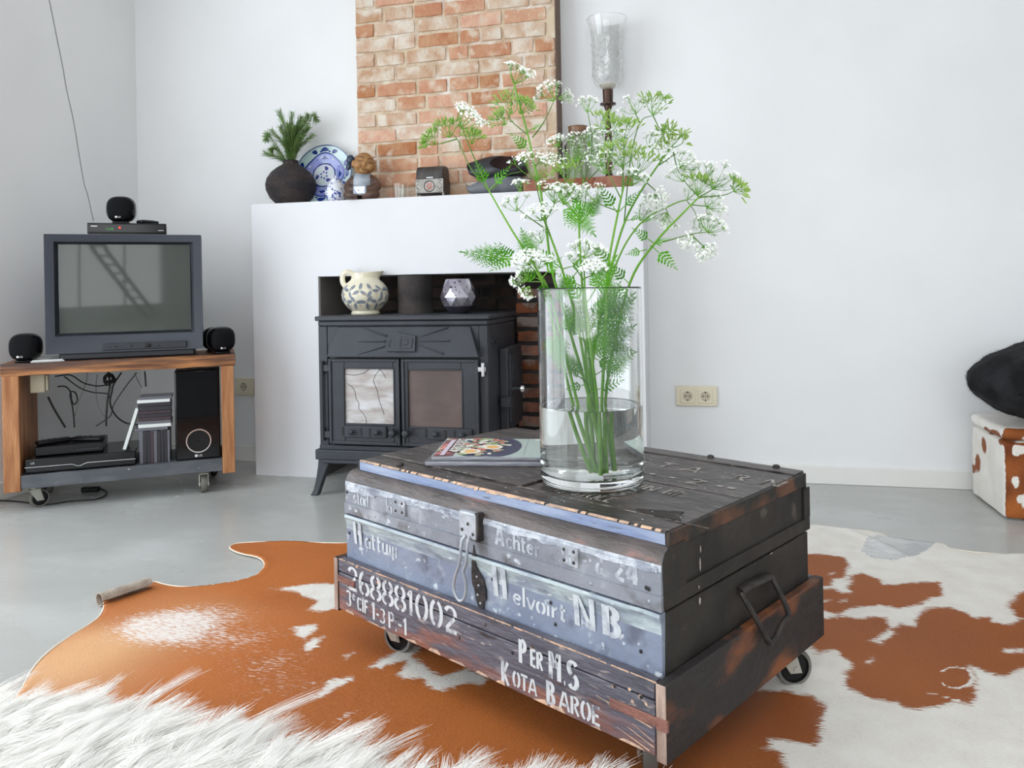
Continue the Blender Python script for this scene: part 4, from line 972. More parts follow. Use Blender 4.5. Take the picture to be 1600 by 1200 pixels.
def pinna(mb, base, d, side, L_, n_, depth, rnd, mi=0):
    """one side leaflet; toothed blade lying about the plane (d, side)"""
    nrm = d.cross(side)
    if depth == 0:
        k = 5; vs = [base]; tip = base + d * L_
        for s_ in (1, -1):
            for i in range(1, k):
                t = i / k; wdt = L_ * .17 * math.sin(PI * min(1, t * .9 + .12)) * (1 if i % 2 else .35)
                vs.append(base + d * L_ * t + side * s_ * wdt + nrm * L_ * .06 * math.sin(t * 3))
        vs.append(tip); m_ = k - 1
        f1 = [0] + list(range(1, k)) + [2 * k - 1]; f2 = [0] + list(range(k, 2 * k - 1)) + [2 * k - 1]
        mb.add(vs, [tuple(f1), tuple(f2[::-1])], mi); return
    mb.tube([base, base + d * L_ * .9], [.0007 * depth, .0003], 4, 1, caps=False)
    n = 6 if depth == 1 else 8
    for i in range(n):
        t = .12 + .8 * i / (n - 1); l = L_ * (.40 if depth == 1 else .46) * (1 - t) ** .8 + L_ * .05
        for s_ in (1, -1):
            dd = (d * .75 + side * s_ + nrm * rnd.uniform(-.15, .25)).normalized(); sd_ = (side - dd * side.dot(dd)).normalized() if abs(side.dot(dd)) < .98 else d
            sd_ = nrm.cross(dd).normalized()
            pinna(mb, base + d * L_ * t * .92, dd, sd_, l, 0, depth - 1, rnd, mi)
    pinna(mb, base + d * L_ * .88, d, side, L_ * .16, 0, 0, rnd, mi)
def leaf(parent, base, tip, facing, depth=2, droop=.1):
    mb = MB(); d = tip - base; L_ = d.length * 1.3; depth = 2 if L_ > .075 else 1; d.normalize(); f = Vector(facing); s_ = f.cross(d); s_ = s_.normalized() if s_.length > .1 else d.orthogonal()
    # petiole then blade
    mb.tube([base, base + d * L_ * .28], [.0012, .0009], 5, 1, caps=False)
    pinna(mb, base + d * L_ * .25, d, s_, L_ * .78, 0, depth, rf)
    return mb.build('leaf', ['leaf', 'stem'], parent, fix=False, smooth=0)
PXM = VC.y / (FPX * .97) * 1.0
def stalk(label, main, branches, umbels, leaves, r0=.0034):
    """main: pixels with depth offsets from the foot up; branches: [(list of pts)]"""
    P_ = [VY(*p) for p in main]; P_[0].z = max(P_[0].z, VC.z + .0215); P_[1].z = max(P_[1].z, P_[0].z + .03); foot = P_[0]
    root = thing('cow_parsley', label, 'flower', foot, 0, 'cow parsley stalks in the vase')
    root_inv = -foot
    def sh(p): return p + root_inv
    pts = spline([sh(p) for p in P_], 6); n = len(pts)
    MB().tube(pts, [r0 * (1 - .55 * i / (n - 1)) for i in range(n)], 8).build('stem', 'stem', root)
    for br in branches:
        q = spline([sh(VY(*p)) for p in br], 5); MB().tube(q, [r0 * .42 * (1 - .5 * i / (len(q) - 1)) for i in range(len(q))], 6).build('branch', 'stem_dark', root)
    for nx, ny, hx, hy, dy, size, kind in umbels:
        umbel(root, sh(VY(nx, ny, dy)), sh(VY(hx, hy, dy + rf.uniform(-.01, .02))), size * .00131, kind, rf)
    for bx, by, tx, ty, dy, f in leaves:
        lb_, lt_ = VY(bx, by, dy), VY(tx, ty, dy - .01)
        if lt_.z < VC.z + VH + .01:      # keeps foliage clear of the glass wall
            e_ = lb_ + (lt_ - lb_) * 1.3 - VC; q_ = math.hypot(e_.x, e_.y)
            if q_ > VR - .012: k_l = (VR - .012) / q_; e_.x *= k_l; e_.y *= k_l; lt_ = lb_ + (VC + e_ - lb_) / 1.3
        leaf(root, sh(lb_), sh(lt_), f)
FC = (0, -1, .25); FU = (.3, -.7, .7)
stalk('cow parsley stalk leaning far left in front of the brick chimney', [(932, 742, .0), (905, 640, -.02), (862, 470, -.03), (838, 420, -.04), (800, 360, -.05), (764, 298, -.06)],
      [[(764, 298, -.06), (738, 240, -.07), (722, 200, -.07), (718, 192, -.07)], [(764, 298, -.06), (735, 262, -.07), (714, 217, -.07), (700, 205, -.07)], [(714, 217, -.07), (690, 224, -.07), (676, 226, -.07)], [(770, 296, -.06), (790, 275, -.05), (815, 268, -.05)]],
      [(720, 202, 735, 180, -.07, 46, 'big'), (703, 215, 700, 198, -.07, 34, 'green'), (680, 226, 672, 220, -.07, 22, 'green'), (812, 300, 812, 288, -.05, 22, 'small'), (737, 225, 740, 215, -.07, 18, 'green')],
      [(764, 298, 748, 262, -.06, FC), (764, 298, 790, 268, -.06, FU), (838, 420, 820, 372, -.04, FC), (838, 410, 748, 398, -.04, FU), (850, 440, 818, 425, -.05, FC), (846, 432, 822, 462, -.05, FC)])
stalk('tallest cow parsley stalk rising before the right edge of the bricks', [(938, 744, -.01), (925, 640, .0), (885, 500, .02), (862, 420, .02), (850, 330, .02), (832, 243, .02), (822, 200, .02), (803, 130, .02)],
      [[(832, 215, .02), (850, 190, .02), (868, 152, .02)], [(824, 210, .02), (800, 190, .02), (790, 172, .02)], [(812, 160, .02), (806, 140, .02), (800, 118, .02)]],
      [(803, 132, 812, 112, .02, 44, 'mid'), (866, 158, 856, 142, .02, 38, 'mid'), (800, 178, 793, 160, .02, 34, 'green'), (790, 195, 783, 185, .02, 26, 'green'), (812, 178, 820, 165, .02, 26, 'green'), (872, 154, 884, 150, .02, 16, 'small')],
      [(832, 240, 806, 216, .02, FC), (824, 205, 845, 196, .02, FU)])
stalk('cow parsley stalk with a broad flat head over the black clogs', [(928, 744, .0), (922, 640, .01), (905, 520, -.01), (878, 420, -.03), (850, 340, -.03), (846, 300, -.03)],
      [[(850, 340, -.03), (838, 290, -.03), (836, 275, -.03)], [(852, 345, -.03), (866, 320, -.03), (866, 312, -.03)], [(856, 360, -.03), (820, 335, -.04), (808, 325, -.04)], [(860, 370, -.03), (850, 345, -.05), (848, 338, -.05)], [(846, 300, -.03), (880, 285, -.03), (895, 262, -.03)]],
      [(838, 282, 842, 256, -.03, 74, 'big'), (866, 318, 872, 300, -.03, 46, 'mid'), (808, 330, 803, 315, -.04, 38, 'small'), (846, 345, 842, 330, -.05, 44, 'mid'), (892, 290, 885, 268, -.03, 44, 'green'), (880, 320, 888, 300, -.04, 40, 'mid'), (846, 380, 840, 366, -.05, 30, 'small')],
      [(878, 420, 845, 395, -.03, FC), (872, 300, 916, 352, -.05, FC), (880, 420, 915, 410, -.05, FU)])
stalk('cow parsley stalk carrying heads before the brown glass jar', [(934, 746, .01), (930, 640, .02), (916, 520, .03), (908, 420, .03), (905, 340, .03), (912, 280, .03)],
      [[(912, 280, .03), (905, 255, .03), (902, 245, .03)], [(908, 300, .03), (925, 230, .03), (918, 172, .03)], [(910, 290, .03), (935, 265, .03), (940, 258, .03)], [(906, 340, .03), (885, 320, .03), (878, 310, .03)], [(906, 345, .03), (915, 310, .02), (905, 304, .02)]],
      [(902, 252, 902, 230, .03, 66, 'big'), (918, 176, 918, 158, .03, 26, 'small'), (938, 262, 938, 243, .03, 44, 'big'), (880, 318, 876, 300, .03, 40, 'mid'), (906, 316, 902, 300, .02, 42, 'mid'), (920, 230, 926, 206, .03, 20, 'small'), (940, 206, 950, 190, .03, 40, 'green'), (872, 230, 868, 220, .03, 22, 'small')],
      [(908, 350, 935, 312, .03, FC), (905, 420, 876, 458, .02, FC), (905, 330, 895, 300, .03, FU)])
stalk('upright cow parsley stalk with green seed heads before the candle holder', [(942, 740, .0), (940, 640, -.01), (946, 520, -.02), (950, 420, -.02), (966, 330, -.02), (975, 290, -.02)],
      [[(975, 290, -.02), (972, 260, -.02), (970, 250, -.02)], [(970, 310, -.02), (950, 270, -.02), (945, 262, -.02)], [(975, 290, -.02), (998, 262, -.02), (1000, 255, -.02)], [(972, 300, -.02), (975, 240, -.01), (972, 212, -.01)], [(966, 330, -.02), (940, 320, -.02), (932, 310, -.02)]],
      [(972, 262, 972, 238, -.02, 60, 'green'), (946, 272, 944, 252, -.02, 46, 'mid'), (996, 272, 1000, 250, -.02, 50, 'green'), (972, 222, 974, 198, -.01, 50, 'green'), (932, 316, 926, 302, -.02, 36, 'small'), (955, 230, 958, 220, -.01, 40, 'mid'), (985, 290, 990, 275, -.02, 34, 'mid')],
      [(968, 330, 992, 306, -.02, FU), (966, 335, 945, 302, -.02, FC), (950, 440, 975, 465, -.02, FC)])
stalk('cow parsley stalk reaching up right with a seed head near the wall', [(926, 738, .01), (918, 640, .02), (930, 540, .03), (950, 440, .04), (975, 350, .05), (1010, 285, .05), (1050, 228, .05)],
      [[(975, 350, .05), (985, 250, .05), (1000, 192, .05), (1020, 180, .05)], [(1000, 192, .05), (994, 180, .05), (992, 172, .05)], [(1010, 285, .05), (1025, 300, .05), (1024, 312, .05)], [(1020, 180, .05), (1030, 200, .05), (1036, 206, .05)], [(1050, 228, .05), (1060, 268, .05), (1074, 276, .05)], [(1030, 258, .05), (1056, 240, .05), (1060, 238, .05)]],
      [(994, 178, 990, 163, .05, 34, 'small'), (1020, 180, 1026, 160, .05, 38, 'green'), (1046, 232, 1054, 214, .05, 42, 'green'), (1024, 304, 1024, 312, .05, 36, 'mid'), (1030, 250, 1040, 240, .05, 40, 'small'), (1062, 262, 1072, 256, .05, 42, 'mid'), (1014, 230, 1022, 222, .05, 34, 'small'), (1036, 206, 1038, 208, .05, 20, 'green')],
      [(1010, 285, 985, 275, .05, FU), (976, 345, 1000, 340, .05, FU)])
stalk('cow parsley stalk arching far right with the outermost white heads', [(950, 738, .02), (945, 650, .03), (955, 560, .03), (985, 440, .03), (1025, 378, .02), (1070, 330, .02), (1092, 308, .02)],
      [[(1092, 308, .02), (1110, 298, .02), (1125, 286, .02)], [(1092, 308, .02), (1130, 305, .02), (1148, 298, .02)], [(1080, 320, .02), (1100, 322, .02), (1108, 322, .02)], [(1092, 308, .02), (1075, 290, .02), (1068, 280, .02)], [(1036, 378, .02), (1080, 366, .02), (1108, 362, .02)], [(1080, 366, .02), (1094, 380, .02), (1102, 386, .02)]],
      [(1114, 296, 1122, 278, .02, 62, 'big'), (1146, 299, 1152, 295, .02, 20, 'green'), (1104, 324, 1112, 322, .02, 40, 'mid'), (1068, 284, 1064, 268, .02, 40, 'small'), (1106, 364, 1112, 350, .02, 44, 'mid'), (1098, 384, 1104, 392, .02, 34, 'mid'), (1082, 368, 1076, 380, .02, 32, 'small'), (1090, 306, 1094, 286, .02, 30, 'green')],
      [(1018, 384, 1048, 412, .01, FC), (1022, 380, 996, 362, .01, FC), (1016, 385, 1040, 375, .01, FU), (1010, 390, 985, 396, .01, FC), (985, 445, 960, 420, .02, FC)])
stalk('slender cow parsley stalk behind, bending right under the seed heads', [(948, 742, .03), (938, 650, .05), (925, 560, .05), (960, 420, .06), (1000, 350, .06), (1050, 320, .06), (1072, 312, .06)],
      [[(1040, 325, .06), (1044, 336, .06), (1040, 340, .06)], [(1072, 312, .06), (1085, 330, .06), (1090, 345, .06)]],
      [(1042, 332, 1038, 342, .06, 38, 'mid'), (1074, 312, 1084, 300, .06, 30, 'small'), (1090, 340, 1094, 352, .06, 30, 'small'), (1000, 345, 1006, 330, .06, 26, 'small')],
      [(960, 420, 935, 390, .06, FC), (1000, 350, 1020, 340, .06, FU)], r0=.0026)
stalk('short cow parsley stalk with white heads just above the vase rim', [(936, 745, -.02), (934, 640, -.03), (925, 560, -.05), (915, 470, -.06), (913, 430, -.06)],
      [[(913, 430, -.06), (912, 410, -.06), (912, 400, -.06)], [(913, 435, -.06), (925, 430, -.06), (928, 426, -.06)], [(914, 440, -.06), (900, 420, -.06), (896, 410, -.06)]],
      [(912, 404, 914, 386, -.06, 42, 'mid'), (926, 430, 928, 416, -.06, 34, 'mid'), (898, 414, 898, 402, -.06, 26, 'small'), (930, 400, 934, 390, -.05, 24, 'small')],
      [(916, 480, 890, 445, -.06, FC), (916, 475, 952, 418, -.06, FC), (914, 450, 878, 432, -.06, FU), (918, 500, 950, 470, -.06, FC)])
stalk('short cow parsley stalk at the left rim with white heads and broad leaves', [(924, 740, .0), (900, 650, -.01), (868, 520, -.03), (850, 450, -.05), (838, 425, -.06)],
      [[(838, 425, -.06), (828, 415, -.06), (825, 410, -.06)], [(845, 440, -.06), (828, 440, -.06), (822, 440, -.06)]],
      [(828, 414, 824, 402, -.06, 36, 'mid'), (824, 438, 814, 432, -.06, 32, 'mid'), (842, 420, 846, 404, -.06, 30, 'small'), (828, 448, 822, 456, -.07, 22, 'small')],
      [(848, 445, 812, 452, -.06, FC), (846, 435, 870, 410, -.06, FC), (852, 455, 828, 476, -.07, FU), (862, 500, 872, 560, -.03, FC), (868, 520, 892, 500, -.03, FC)])
# leafy mass inside the vase
stalk('leafy cow parsley stalk whose foliage fills the vase above the water', [(940, 742, .02), (930, 650, .02), (922, 600, .0), (915, 540, .0), (930, 500, .0), (955, 455, .01)],
      [[(915, 545, 0), (905, 500, 0), (895, 470, 0)], [(922, 600, 0), (900, 585, 0), (890, 575, 0)]], [],
      [(922, 590, 985, 560, .0, FC), (918, 560, 996, 520, .02, FC), (915, 545, 985, 485, .0, FC), (925, 510, 998, 470, .03, FC), (915, 540, 890, 490, -.01, FC), (922, 600, 885, 560, -.02, FU), (924, 612, 962, 598, .0, FC), (918, 600, 892, 606, .01, FC), (930, 500, 960, 455, -.01, FC), (920, 555, 960, 575, -.03, FU), (916, 550, 905, 480, .02, FC), (926, 510, 940, 470, .02, FC), (920, 580, 940, 520, -.03, FC), (928, 500, 985, 500, -.02, FC), (925, 535, 975, 545, .03, FC)])
#PART3
# ================================================================== MEDIA CART AND TELEVISION
CP = Vector((-2.477, 2.434, 0)); CA = R(34.38)
def cart_pt(x, y, z): return CP + Vector((x * math.cos(CA) - y * math.sin(CA), x * math.sin(CA) + y * math.cos(CA), z))
ct = thing('media_cart', 'rough wooden media cart on castors carrying the old television', 'shelf', CP, CA)
Y0, Y1 = -.05, .275
def grain_board(name, x0, x1, y0, y1, z0, z1, mat_, n=16, j=.0015, axis='x'):
    mb = MB()
    if axis == 'x': jit_box(mb, x0, x1, y0, y1, z0, z1, n, j)
    else:
        jit_box(mb, z0, z1, y0, y1, x0, x1, n, j); mb.v = [(z, y, x) for x, y, z in mb.v]
    return mb.build(name, mat_, ct, bevel=.002)
grain_board('top_board', -.085, .731, Y0, .10, .507, .553, 'wood'); grain_board('top_board', -.085, .731, .103, Y1, .507, .553, 'wood')
def leg_board(x0, x1): 
    mb = MB(); mb.box(x0, x1, Y0, Y1 - .01, .078 if x0 < .3 else .076, .507); return mb.build('side_board', 'wood_leg', ct, bevel=.002)
leg_board(-.080, -.026); leg_board(.676, .724)
grain_board('bottom_beam', -.026, .676, Y0 + .003, Y0 + .05, .086, .136, 'beam'); grain_board('bottom_board', -.026, .676, Y0 + .052, Y1 - .02, .106, .134, 'beam')
for x, y, yw in ((.0, .015, .5), (.602, .015, -1.5), (.02, .22, 2.0), (.62, .22, 1.0)):
    caster(ct, 'caster', x, y, .084 if y < .1 else .104, .034, yw)
# television
tv = thing('crt_television', 'boxy dark grey cathode ray television on the wooden cart', 'television', cart_pt(.334, 0, .5535), CA)
tw, z0, z1 = .276, .0265, .482
mb = MB(); oy = -.01
def frame_ring(mb, O, I, y0, y1, mi=0):
    (a0, a1, c0, c1), (e0, e1, k0, k1) = O, I
    vs = [(a0, y0, c0), (a1, y0, c0), (a1, y0, c1), (a0, y0, c1), (e0, y1, k0), (e1, y1, k0), (e1, y1, k1), (e0, y1, k1)]
    mb.add(vs, [(0, 1, 5, 4), (1, 2, 6, 5), (2, 3, 7, 6), (3, 0, 4, 7)], mi)
sxa, sxb, sza, szb = .100 - .334, .567 - .334, .656 - .5535, .998 - .5535
frame_ring(mb, (-tw, tw, z0, z1), (sxa - .012, sxb + .012, sza - .010, szb + .010), oy - .012, oy)
frame_ring(mb, (sxa - .012, sxb + .012, sza - .010, szb + .010), (sxa, sxb, sza, szb), oy, oy + .022, 1)
b_ = [(-tw, oy - .012), (-tw, .09), (-tw + .04, .14), (-.17, .38), (.17, .38), (tw - .04, .14), (tw, .09), (tw, oy - .012)]
mb.add([(x, y, z0 + (0.0 if y < .12 else .02)) for x, y in b_] + [(x, y, z1 - (0 if y < .1 else .03 if y < .2 else .10)) for x, y in b_], [(i, i + 1, 8 + i + 1, 8 + i) for i in range(7)] + [tuple(range(8))[::-1], tuple(range(8, 16))])
mb.build('casing', ['tv_case', 'tv_case_dark'], tv, bevel=.004)
g = MB(); nx, nz = 16, 12; vs = []
for j in range(nz + 1):
    for i in range(nx + 1):
        u_ = i / nx * 2 - 1; v_ = j / nz * 2 - 1; vs.append(((sxa + sxb) / 2 + u_ * (sxb - sxa) / 2, oy + .020 - .012 * (1 - u_ * u_ * .6 - v_ * v_ * .4), (sza + szb) / 2 + v_ * (szb - sza) / 2))
g.add(vs, [(j * (nx + 1) + i, j * (nx + 1) + i + 1, (j + 1) * (nx + 1) + i + 1, (j + 1) * (nx + 1) + i) for j in range(nz) for i in range(nx)]).build('screen', 'tv_glass', tv)
cpn = MB().box(-.085, .215, oy - .018, oy - .008, .034, .060).build('control_panel', 'tv_case_dark', tv, bevel=.002)
k_ = MB().box(.065, .085, oy - .024, oy - .016, .040, .054).build('button', 'black_plastic', cpn, bevel=.003)
for bx in (-.065, -.045, .010, .11): MB().box(bx, bx + .008, oy - .021, oy - .016, .044, .051).build('button', 'tv_case_dark', cpn, bevel=.001)
MB().box(-.235, .245, -.005, .25, .0005, .028).build('foot', 'tv_case_dark', tv, bevel=.006)
tl = thing('magazine', 'white papers lying between the television foot and a small speaker', 'paper', cart_pt(.055, .02, .5532), CA + .1)
MB().box(-.05, .06, -.05, .10, 0, .004).build('sheet', 'p_white', tl); MB().box(-.045, .055, -.052, .09, .0045, .008).build('sheet', 'p_white', tl)
tl.name = 'paper_sheets'
def small_speaker(pos, yaw, label, s=1.0):
    t = thing('satellite_speaker', label, 'speaker', pos, yaw, 'small round black speakers')
    MB().box(-.030, .030, -.028, .030, 0, .010).build('stand', 'gloss_black', t, bevel=.004)
    MB().ell((0, .006, .058 * s), (.054 * s, .050, .052 * s), 28, 18, p=.72).build('housing', 'gloss_black', t)
    gr = MB().ell((0, -.012, .058 * s), (.048 * s, .040, .047 * s), 28, 18, p=.72).build('grille', 'grille', t)
    lg = MB().lathe([(.0042, 0), (.0042, .0008)], n=12); lg.v = [(x - .012, -.047 - z, y + .024) for x, y, z in lg.v]
    font_text('LG', .009, lambda a, b: (-.006 + a, -.0478, .021 + b), lg)
    lg.build('badge', 'logo', t, fix=False, smooth=0)
    return t
small_speaker(cart_pt(-.012, -.0, .5532), CA - .10, 'small round black speaker on the cart end beside the wall, left of the television')
small_speaker(cart_pt(.680, .03, .5532), CA + .25, 'small round black speaker at the right end of the wooden cart')
small_speaker(cart_pt(.655, .155, .5532), CA - .2, 'small round black speaker half hidden behind another one at the television side', .95)
stb = thing('set_top_box', 'slim black receiver with a red light lying on the television', 'receiver', cart_pt(.325, .035, .5535 + .4825), CA + .04)
MB().box(-.125, .155, -.03, .13, .003, .046).build('case', 'gloss_black', stb, bevel=.003)
MB().box(-.12, .15, -.034, -.030, .008, .042).build('front', 'gloss_black', stb, bevel=.002)
rl = MB(); rl.lathe([(.004, 0), (.003, .0015)], n=10); rl.v = [(x - .012, -.0341 - z, y + .028) for x, y, z in rl.v]; rl.build('power_light', 'led_red', stb)
dm = MB(); font_text('12:05', .013, lambda a, b: (-.062 + a, -.0346, .018 + b), dm); dm.build('display', 'led_green', stb, fix=False, smooth=0)
bm_ = MB().box(-.112, -.09, -.0346, -.034, .031, .034).box(.125, .145, -.0346, -.034, .017, .019); bm_.build('badge', 'logo', stb)
small_speaker(cart_pt(.315, .06, .5535 + .4825 + .047), CA - .05, 'small round black speaker on top of the receiver above the television', 1.0)
rc = thing('remote_control', 'short black remote lying on the receiver beside the speaker', 'remote', cart_pt(.418, .06, .5535 + .4825 + .0468), CA + .7)
MB().box(-.05, .03, -.018, .018, 0, .014).build('body', 'black_plastic', rc, bevel=.005)
for i in range(4): MB().box(-.035 + .014 * i, -.027 + .014 * i, -.008, .0, .013, .016).build('button', 'tv_case', rc)
# subwoofer
CS = thing('subwoofer', 'tall glossy black subwoofer with a silver ringed port inside the cart', 'speaker', cart_pt(.60, .0, .1362), CA)
MB().box(-.098, .070, -.025, .24, .0, .358).build('cabinet', 'gloss_black', CS, bevel=.006)
MB().box(-.092, .064, -.030, -.024, .17, .352).build('grille', 'grille', CS, bevel=.003)
fr = MB(); m_ = Matrix.Translation((-.012, -.026, .075)) @ Matrix.Rotation(R(90), 4, 'X'); fr.m = m_
fr.lathe([(.041, -.002), (.043, .004), (.047, .004), (.048, -.001)], n=36, cap0=False, cap1=False).build('port_ring', 'chrome', CS)
fr = MB(); fr.m = m_; fr.lathe([(.002, .002), (.041, .003)], n=36, cap0=False, cap1=False).build('port', 'black_plastic', CS)
lg = MB(); font_text('LG', .012, lambda a, b: (-.014 + a, -.0272, .012 + b), lg); q = MB().lathe([(.0055, 0), (.0055, .0006)], n=12); lg.add([(x - .022, -.0268 - z, y + .016) for x, y, z in q.v], q.f); lg.build('badge', 'logo', CS, fix=False, smooth=0)
# case stacks: upright ones then flat ones on top
gp = 'disc and tape cases in the cart'; xs = .372; cols = ['case_c', 'case_a', 'case_a', 'case_b', 'case_c', 'case_a', 'case_a', 'case_a', 'case_c']
wds = [.014, .013, .012, .013, .012, .013, .012, .012, .009]
nth = ['', 'second', 'third', 'fourth', '', 'sixth', 'seventh', 'eighth']
lb = {0: 'grey spined case standing leftmost under the flat stack', 4: 'grey spined case standing in the middle under the flat stack', 8: 'thin grey case standing nearest the subwoofer'}
for i, (c, wd) in enumerate(zip(cols, wds)):
    t = tag(MB().box(0, wd - .0008, -.02, .10, 0, .128 - (i % 3) * .001).build('disc_case', c, None, bevel=.001, loc=cart_pt(xs, .0, .1362), rz=CA), lb.get(i, 'upright dark disc case, %s from the left under the flat stack' % nth[i % 8]), 'case', gp); xs += wd
zz = .1362 + .1285
fl = [('case_c', .012, 'grey flat case right on the upright cases', -.012), ('case_w', .014, 'white edged flat case low in the flat stack', 0), ('case_c', .012, 'pale grey flat case above the lower white one', 0), ('case_b', .014, 'dark plum flat case in the lower half of the flat stack', .0), ('case_a', .013, 'black flat case just under the mauve one', 0), ('case_b', .012, 'mauve grey flat case midway in the flat stack', 0), ('case_a', .018, 'thick black flat case midway in the stack', 0), ('case_a', .014, 'black flat case just under the upper white one', 0), ('case_w', .013, 'white edged flat case high in the flat stack', -.002), ('case_c', .011, 'topmost grey case of the flat stack', .004)]
for c, h_, lab_, dx in fl:
    tag(MB().box(0, .118, -.018, .09, 0, h_ - .0006).build('disc_case', c, None, bevel=.001, loc=cart_pt(.369 + dx, .0, zz), rz=CA + rf.uniform(-.02, .02)), lab_, 'case', gp); zz += h_
t = tag(MB().box(-.006, .006, -.02, .11, 0, .165).build('disc_case', 'case_w', None, bevel=.001), 'white case leaning diagonally against the stack in the cart', 'case', gp)
t.matrix_world = Matrix.Translation(cart_pt(.318, .005, .197)) @ Matrix.Rotation(CA, 4, 'Z') @ Matrix.Rotation(R(17), 4, 'Y')
# players
dv = thing('disc_player', 'wide black disc player with a thin silver line inside the cart', 'player', cart_pt(.17, .0, .1362), CA)
MB().box(-.185, .190, -.035, .22, .004, .056).build('case', 'gloss_black', dv, bevel=.004)
MB().tube([(-.185, -.0362, .026), (-.03, -.0362, .026), (-.02, -.0362, .022), (-.012, -.0362, .018), (.0, -.0362, .018), (.010, -.0362, .023), (.022, -.0362, .027), (.188, -.0362, .026)], .0012, 6).build('trim_line', 'chrome', dv)
lg = MB(); font_text('LG', .010, lambda a, b: (-.165 + a, -.0362, .038 + b), lg); lg.build('badge', 'logo', dv, fix=False, smooth=0)
MB().box(-.16, -.13, -.02, .02, 0, .005).box(.13, .16, -.02, .02, 0, .005).box(-.16, .16, .16, .19, 0, .005).build('feet', 'black_plastic', dv)
rcv = thing('small_receiver', 'small black receiver with a button row stacked on the disc player', 'receiver', cart_pt(.115, .05, .1925), CA + .03)
MB().box(-.105, .125, -.04, .14, .002, .036).build('case', 'black_plastic', rcv, bevel=.003)
for i in range(7): MB().box(.035 + i * .011, .042 + i * .011, -.042, -.039, .012, .016).build('button', 'tv_case', rcv)
for i, (x, a, l) in enumerate(((.06, .5, 'black remote lying left on the small receiver'), (.18, -.4, 'black remote lying right on the small receiver'))):
    r2 = thing('remote_control', l, 'remote', cart_pt(x, .08, .2288), CA + a, 'remotes on the small receiver'); MB().box(-.06, .06, -.02, .02, 0, .016).build('body', 'black_plastic', r2, bevel=.006)
    for k in range(3): MB().box(-.04 + k * .02, -.03 + k * .02, -.008, .008, .015, .018).build('button', 'tv_case', r2)
ad = thing('power_adapter', 'beige plug block hanging under the cart top', 'adapter', cart_pt(-.0, .02, .435), CA)
MB().box(.0, .05, -.02, .03, .0, .0715).build('block', 'beige_plastic', ad, bevel=.004)
MB().box(.05, .058, -.012, .022, .006, .065).build('cap', 'cream_dark', ad, bevel=.002)
# cables behind the cart opening
def cpx(px, py, off=.10):    # pixel onto the plane through the cart, off metres behind its front edge
    n_ = Vector((math.sin(CA), -math.cos(CA), 0)); o_ = CP - n_ * off; d = ray(px, py); t_ = ((o_ - CAM).dot(n_)) / d.dot(n_); return CAM + d * t_
def cable(pts, r, label, mat_='cable', off=.14, name='cable', cat='cable', group='cables behind the media cart'):
    q = spline([cpx(*p, *( () if len(p) > 2 else (off,))) for p in pts], 6)
    return tag(MB().tube(q, r, 6).build(name, mat_), label, cat, group)
cable([(86, 588), (110, 586), (130, 598), (150, 603), (165, 602)], .0028, 'black cable bowing from the beige plug block to the cable bundle')
cable([(100, 588), (125, 606), (145, 613), (166, 615), (172, 622)], .0025, 'lower black cable sagging between plug block and bundle')
cable([(90, 604), (102, 604), (110, 612), (112, 625), (116, 632), (121, 625), (118, 614), (111, 612), (110, 620), (114, 640), (116, 662), (116, 668)], .0028, 'black cable with a loop hanging from the beige plug block')
cable([(75, 620), (85, 640), (102, 668)], .0042, 'straight black cable slanting down from the beige plug block')
cable([(190, 582), (178, 600), (175, 612), (172, 630), (180, 648), (195, 660), (215, 664)], .0036, 'thick black cable curving down behind the leaning white case')
cable([(168, 582), (172, 600), (168, 625), (166, 650), (166, 666)], .004, 'vertical black cable hanging in the middle of the cart')
cable([(214, 582), (195, 606), (178, 632), (172, 650), (150, 666)], .0022, 'thin black cable crossing diagonally behind the stack')
cable([(210, 582), (216, 596), (222, 606)], .002, 'thin cable dropping behind the flat cases', 'cable_grey')
cable([(226, 580), (227, 590), (228, 604)], .0032, 'short black cable above the flat cases')
cable([(136, 582), (135, 596), (125, 622), (117, 650)], .0018, 'thin grey cable hanging in front of the wall', 'cable_grey')
cable([(152, 585), (150, 605), (152, 630), (160, 646), (168, 655)], .002, 'grey cable curving behind the black ones', 'cable_grey')
bn = MB(); rr = random.Random(9); base_ = [cpx(170 + 11 * math.cos(a) * rr.uniform(.3, 1), 592 + 11 * math.sin(a) * rr.uniform(.3, 1), .13 + rr.uniform(-.02, .02)) for a in np.arange(0, 40, .9)]
tag(bn.tube(spline(base_, 3), .0026, 5).build('cable_bundle', 'cable'), 'tangled knot of black cable hanging under the cart top', 'cable')
fl_c = [atz(-60, 780, .004), atz(20, 783, .004), atz(70, 788, .004), atz(110, 783, .004), atz(150, 780, .004), atz(166, 772, .004), atz(160, 765, .004), atz(135, 762, .02)]
tag(MB().tube(spline(fl_c, 6), .003, 6).build('floor_cable', 'cable'), 'black cable looping on the floor under the cart', 'cable')
fp = thing('foot_switch', 'small dark foot switch on the floor beneath the cart', 'switch', atz(140, 768, 0), .3); MB().box(-.03, .04, -.015, .015, 0, .02).build('body', 'black_plastic', fp, bevel=.006)
# aerial wire from the ceiling to the receiver
wr = [(77, 0), (88, 55), (98, 105), (104, 140), (115, 190), (124, 245), (131, 285), (137, 305), (143, 332), (146, 345)]
wp = [cpx(a, c, .04 + .12 * (1 - i / 9)) for i, (a, c) in enumerate(wr)]; wp = [wp[0] + (wp[0] - wp[1]) * 2.2] + wp; wp[0].z = min(wp[0].z, HC)
tag(MB().tube(spline(wp, 5), .0020, 6).build('aerial_wire', 'cable_grey'), 'thin grey wire hanging down the wall to the receiver', 'cable')

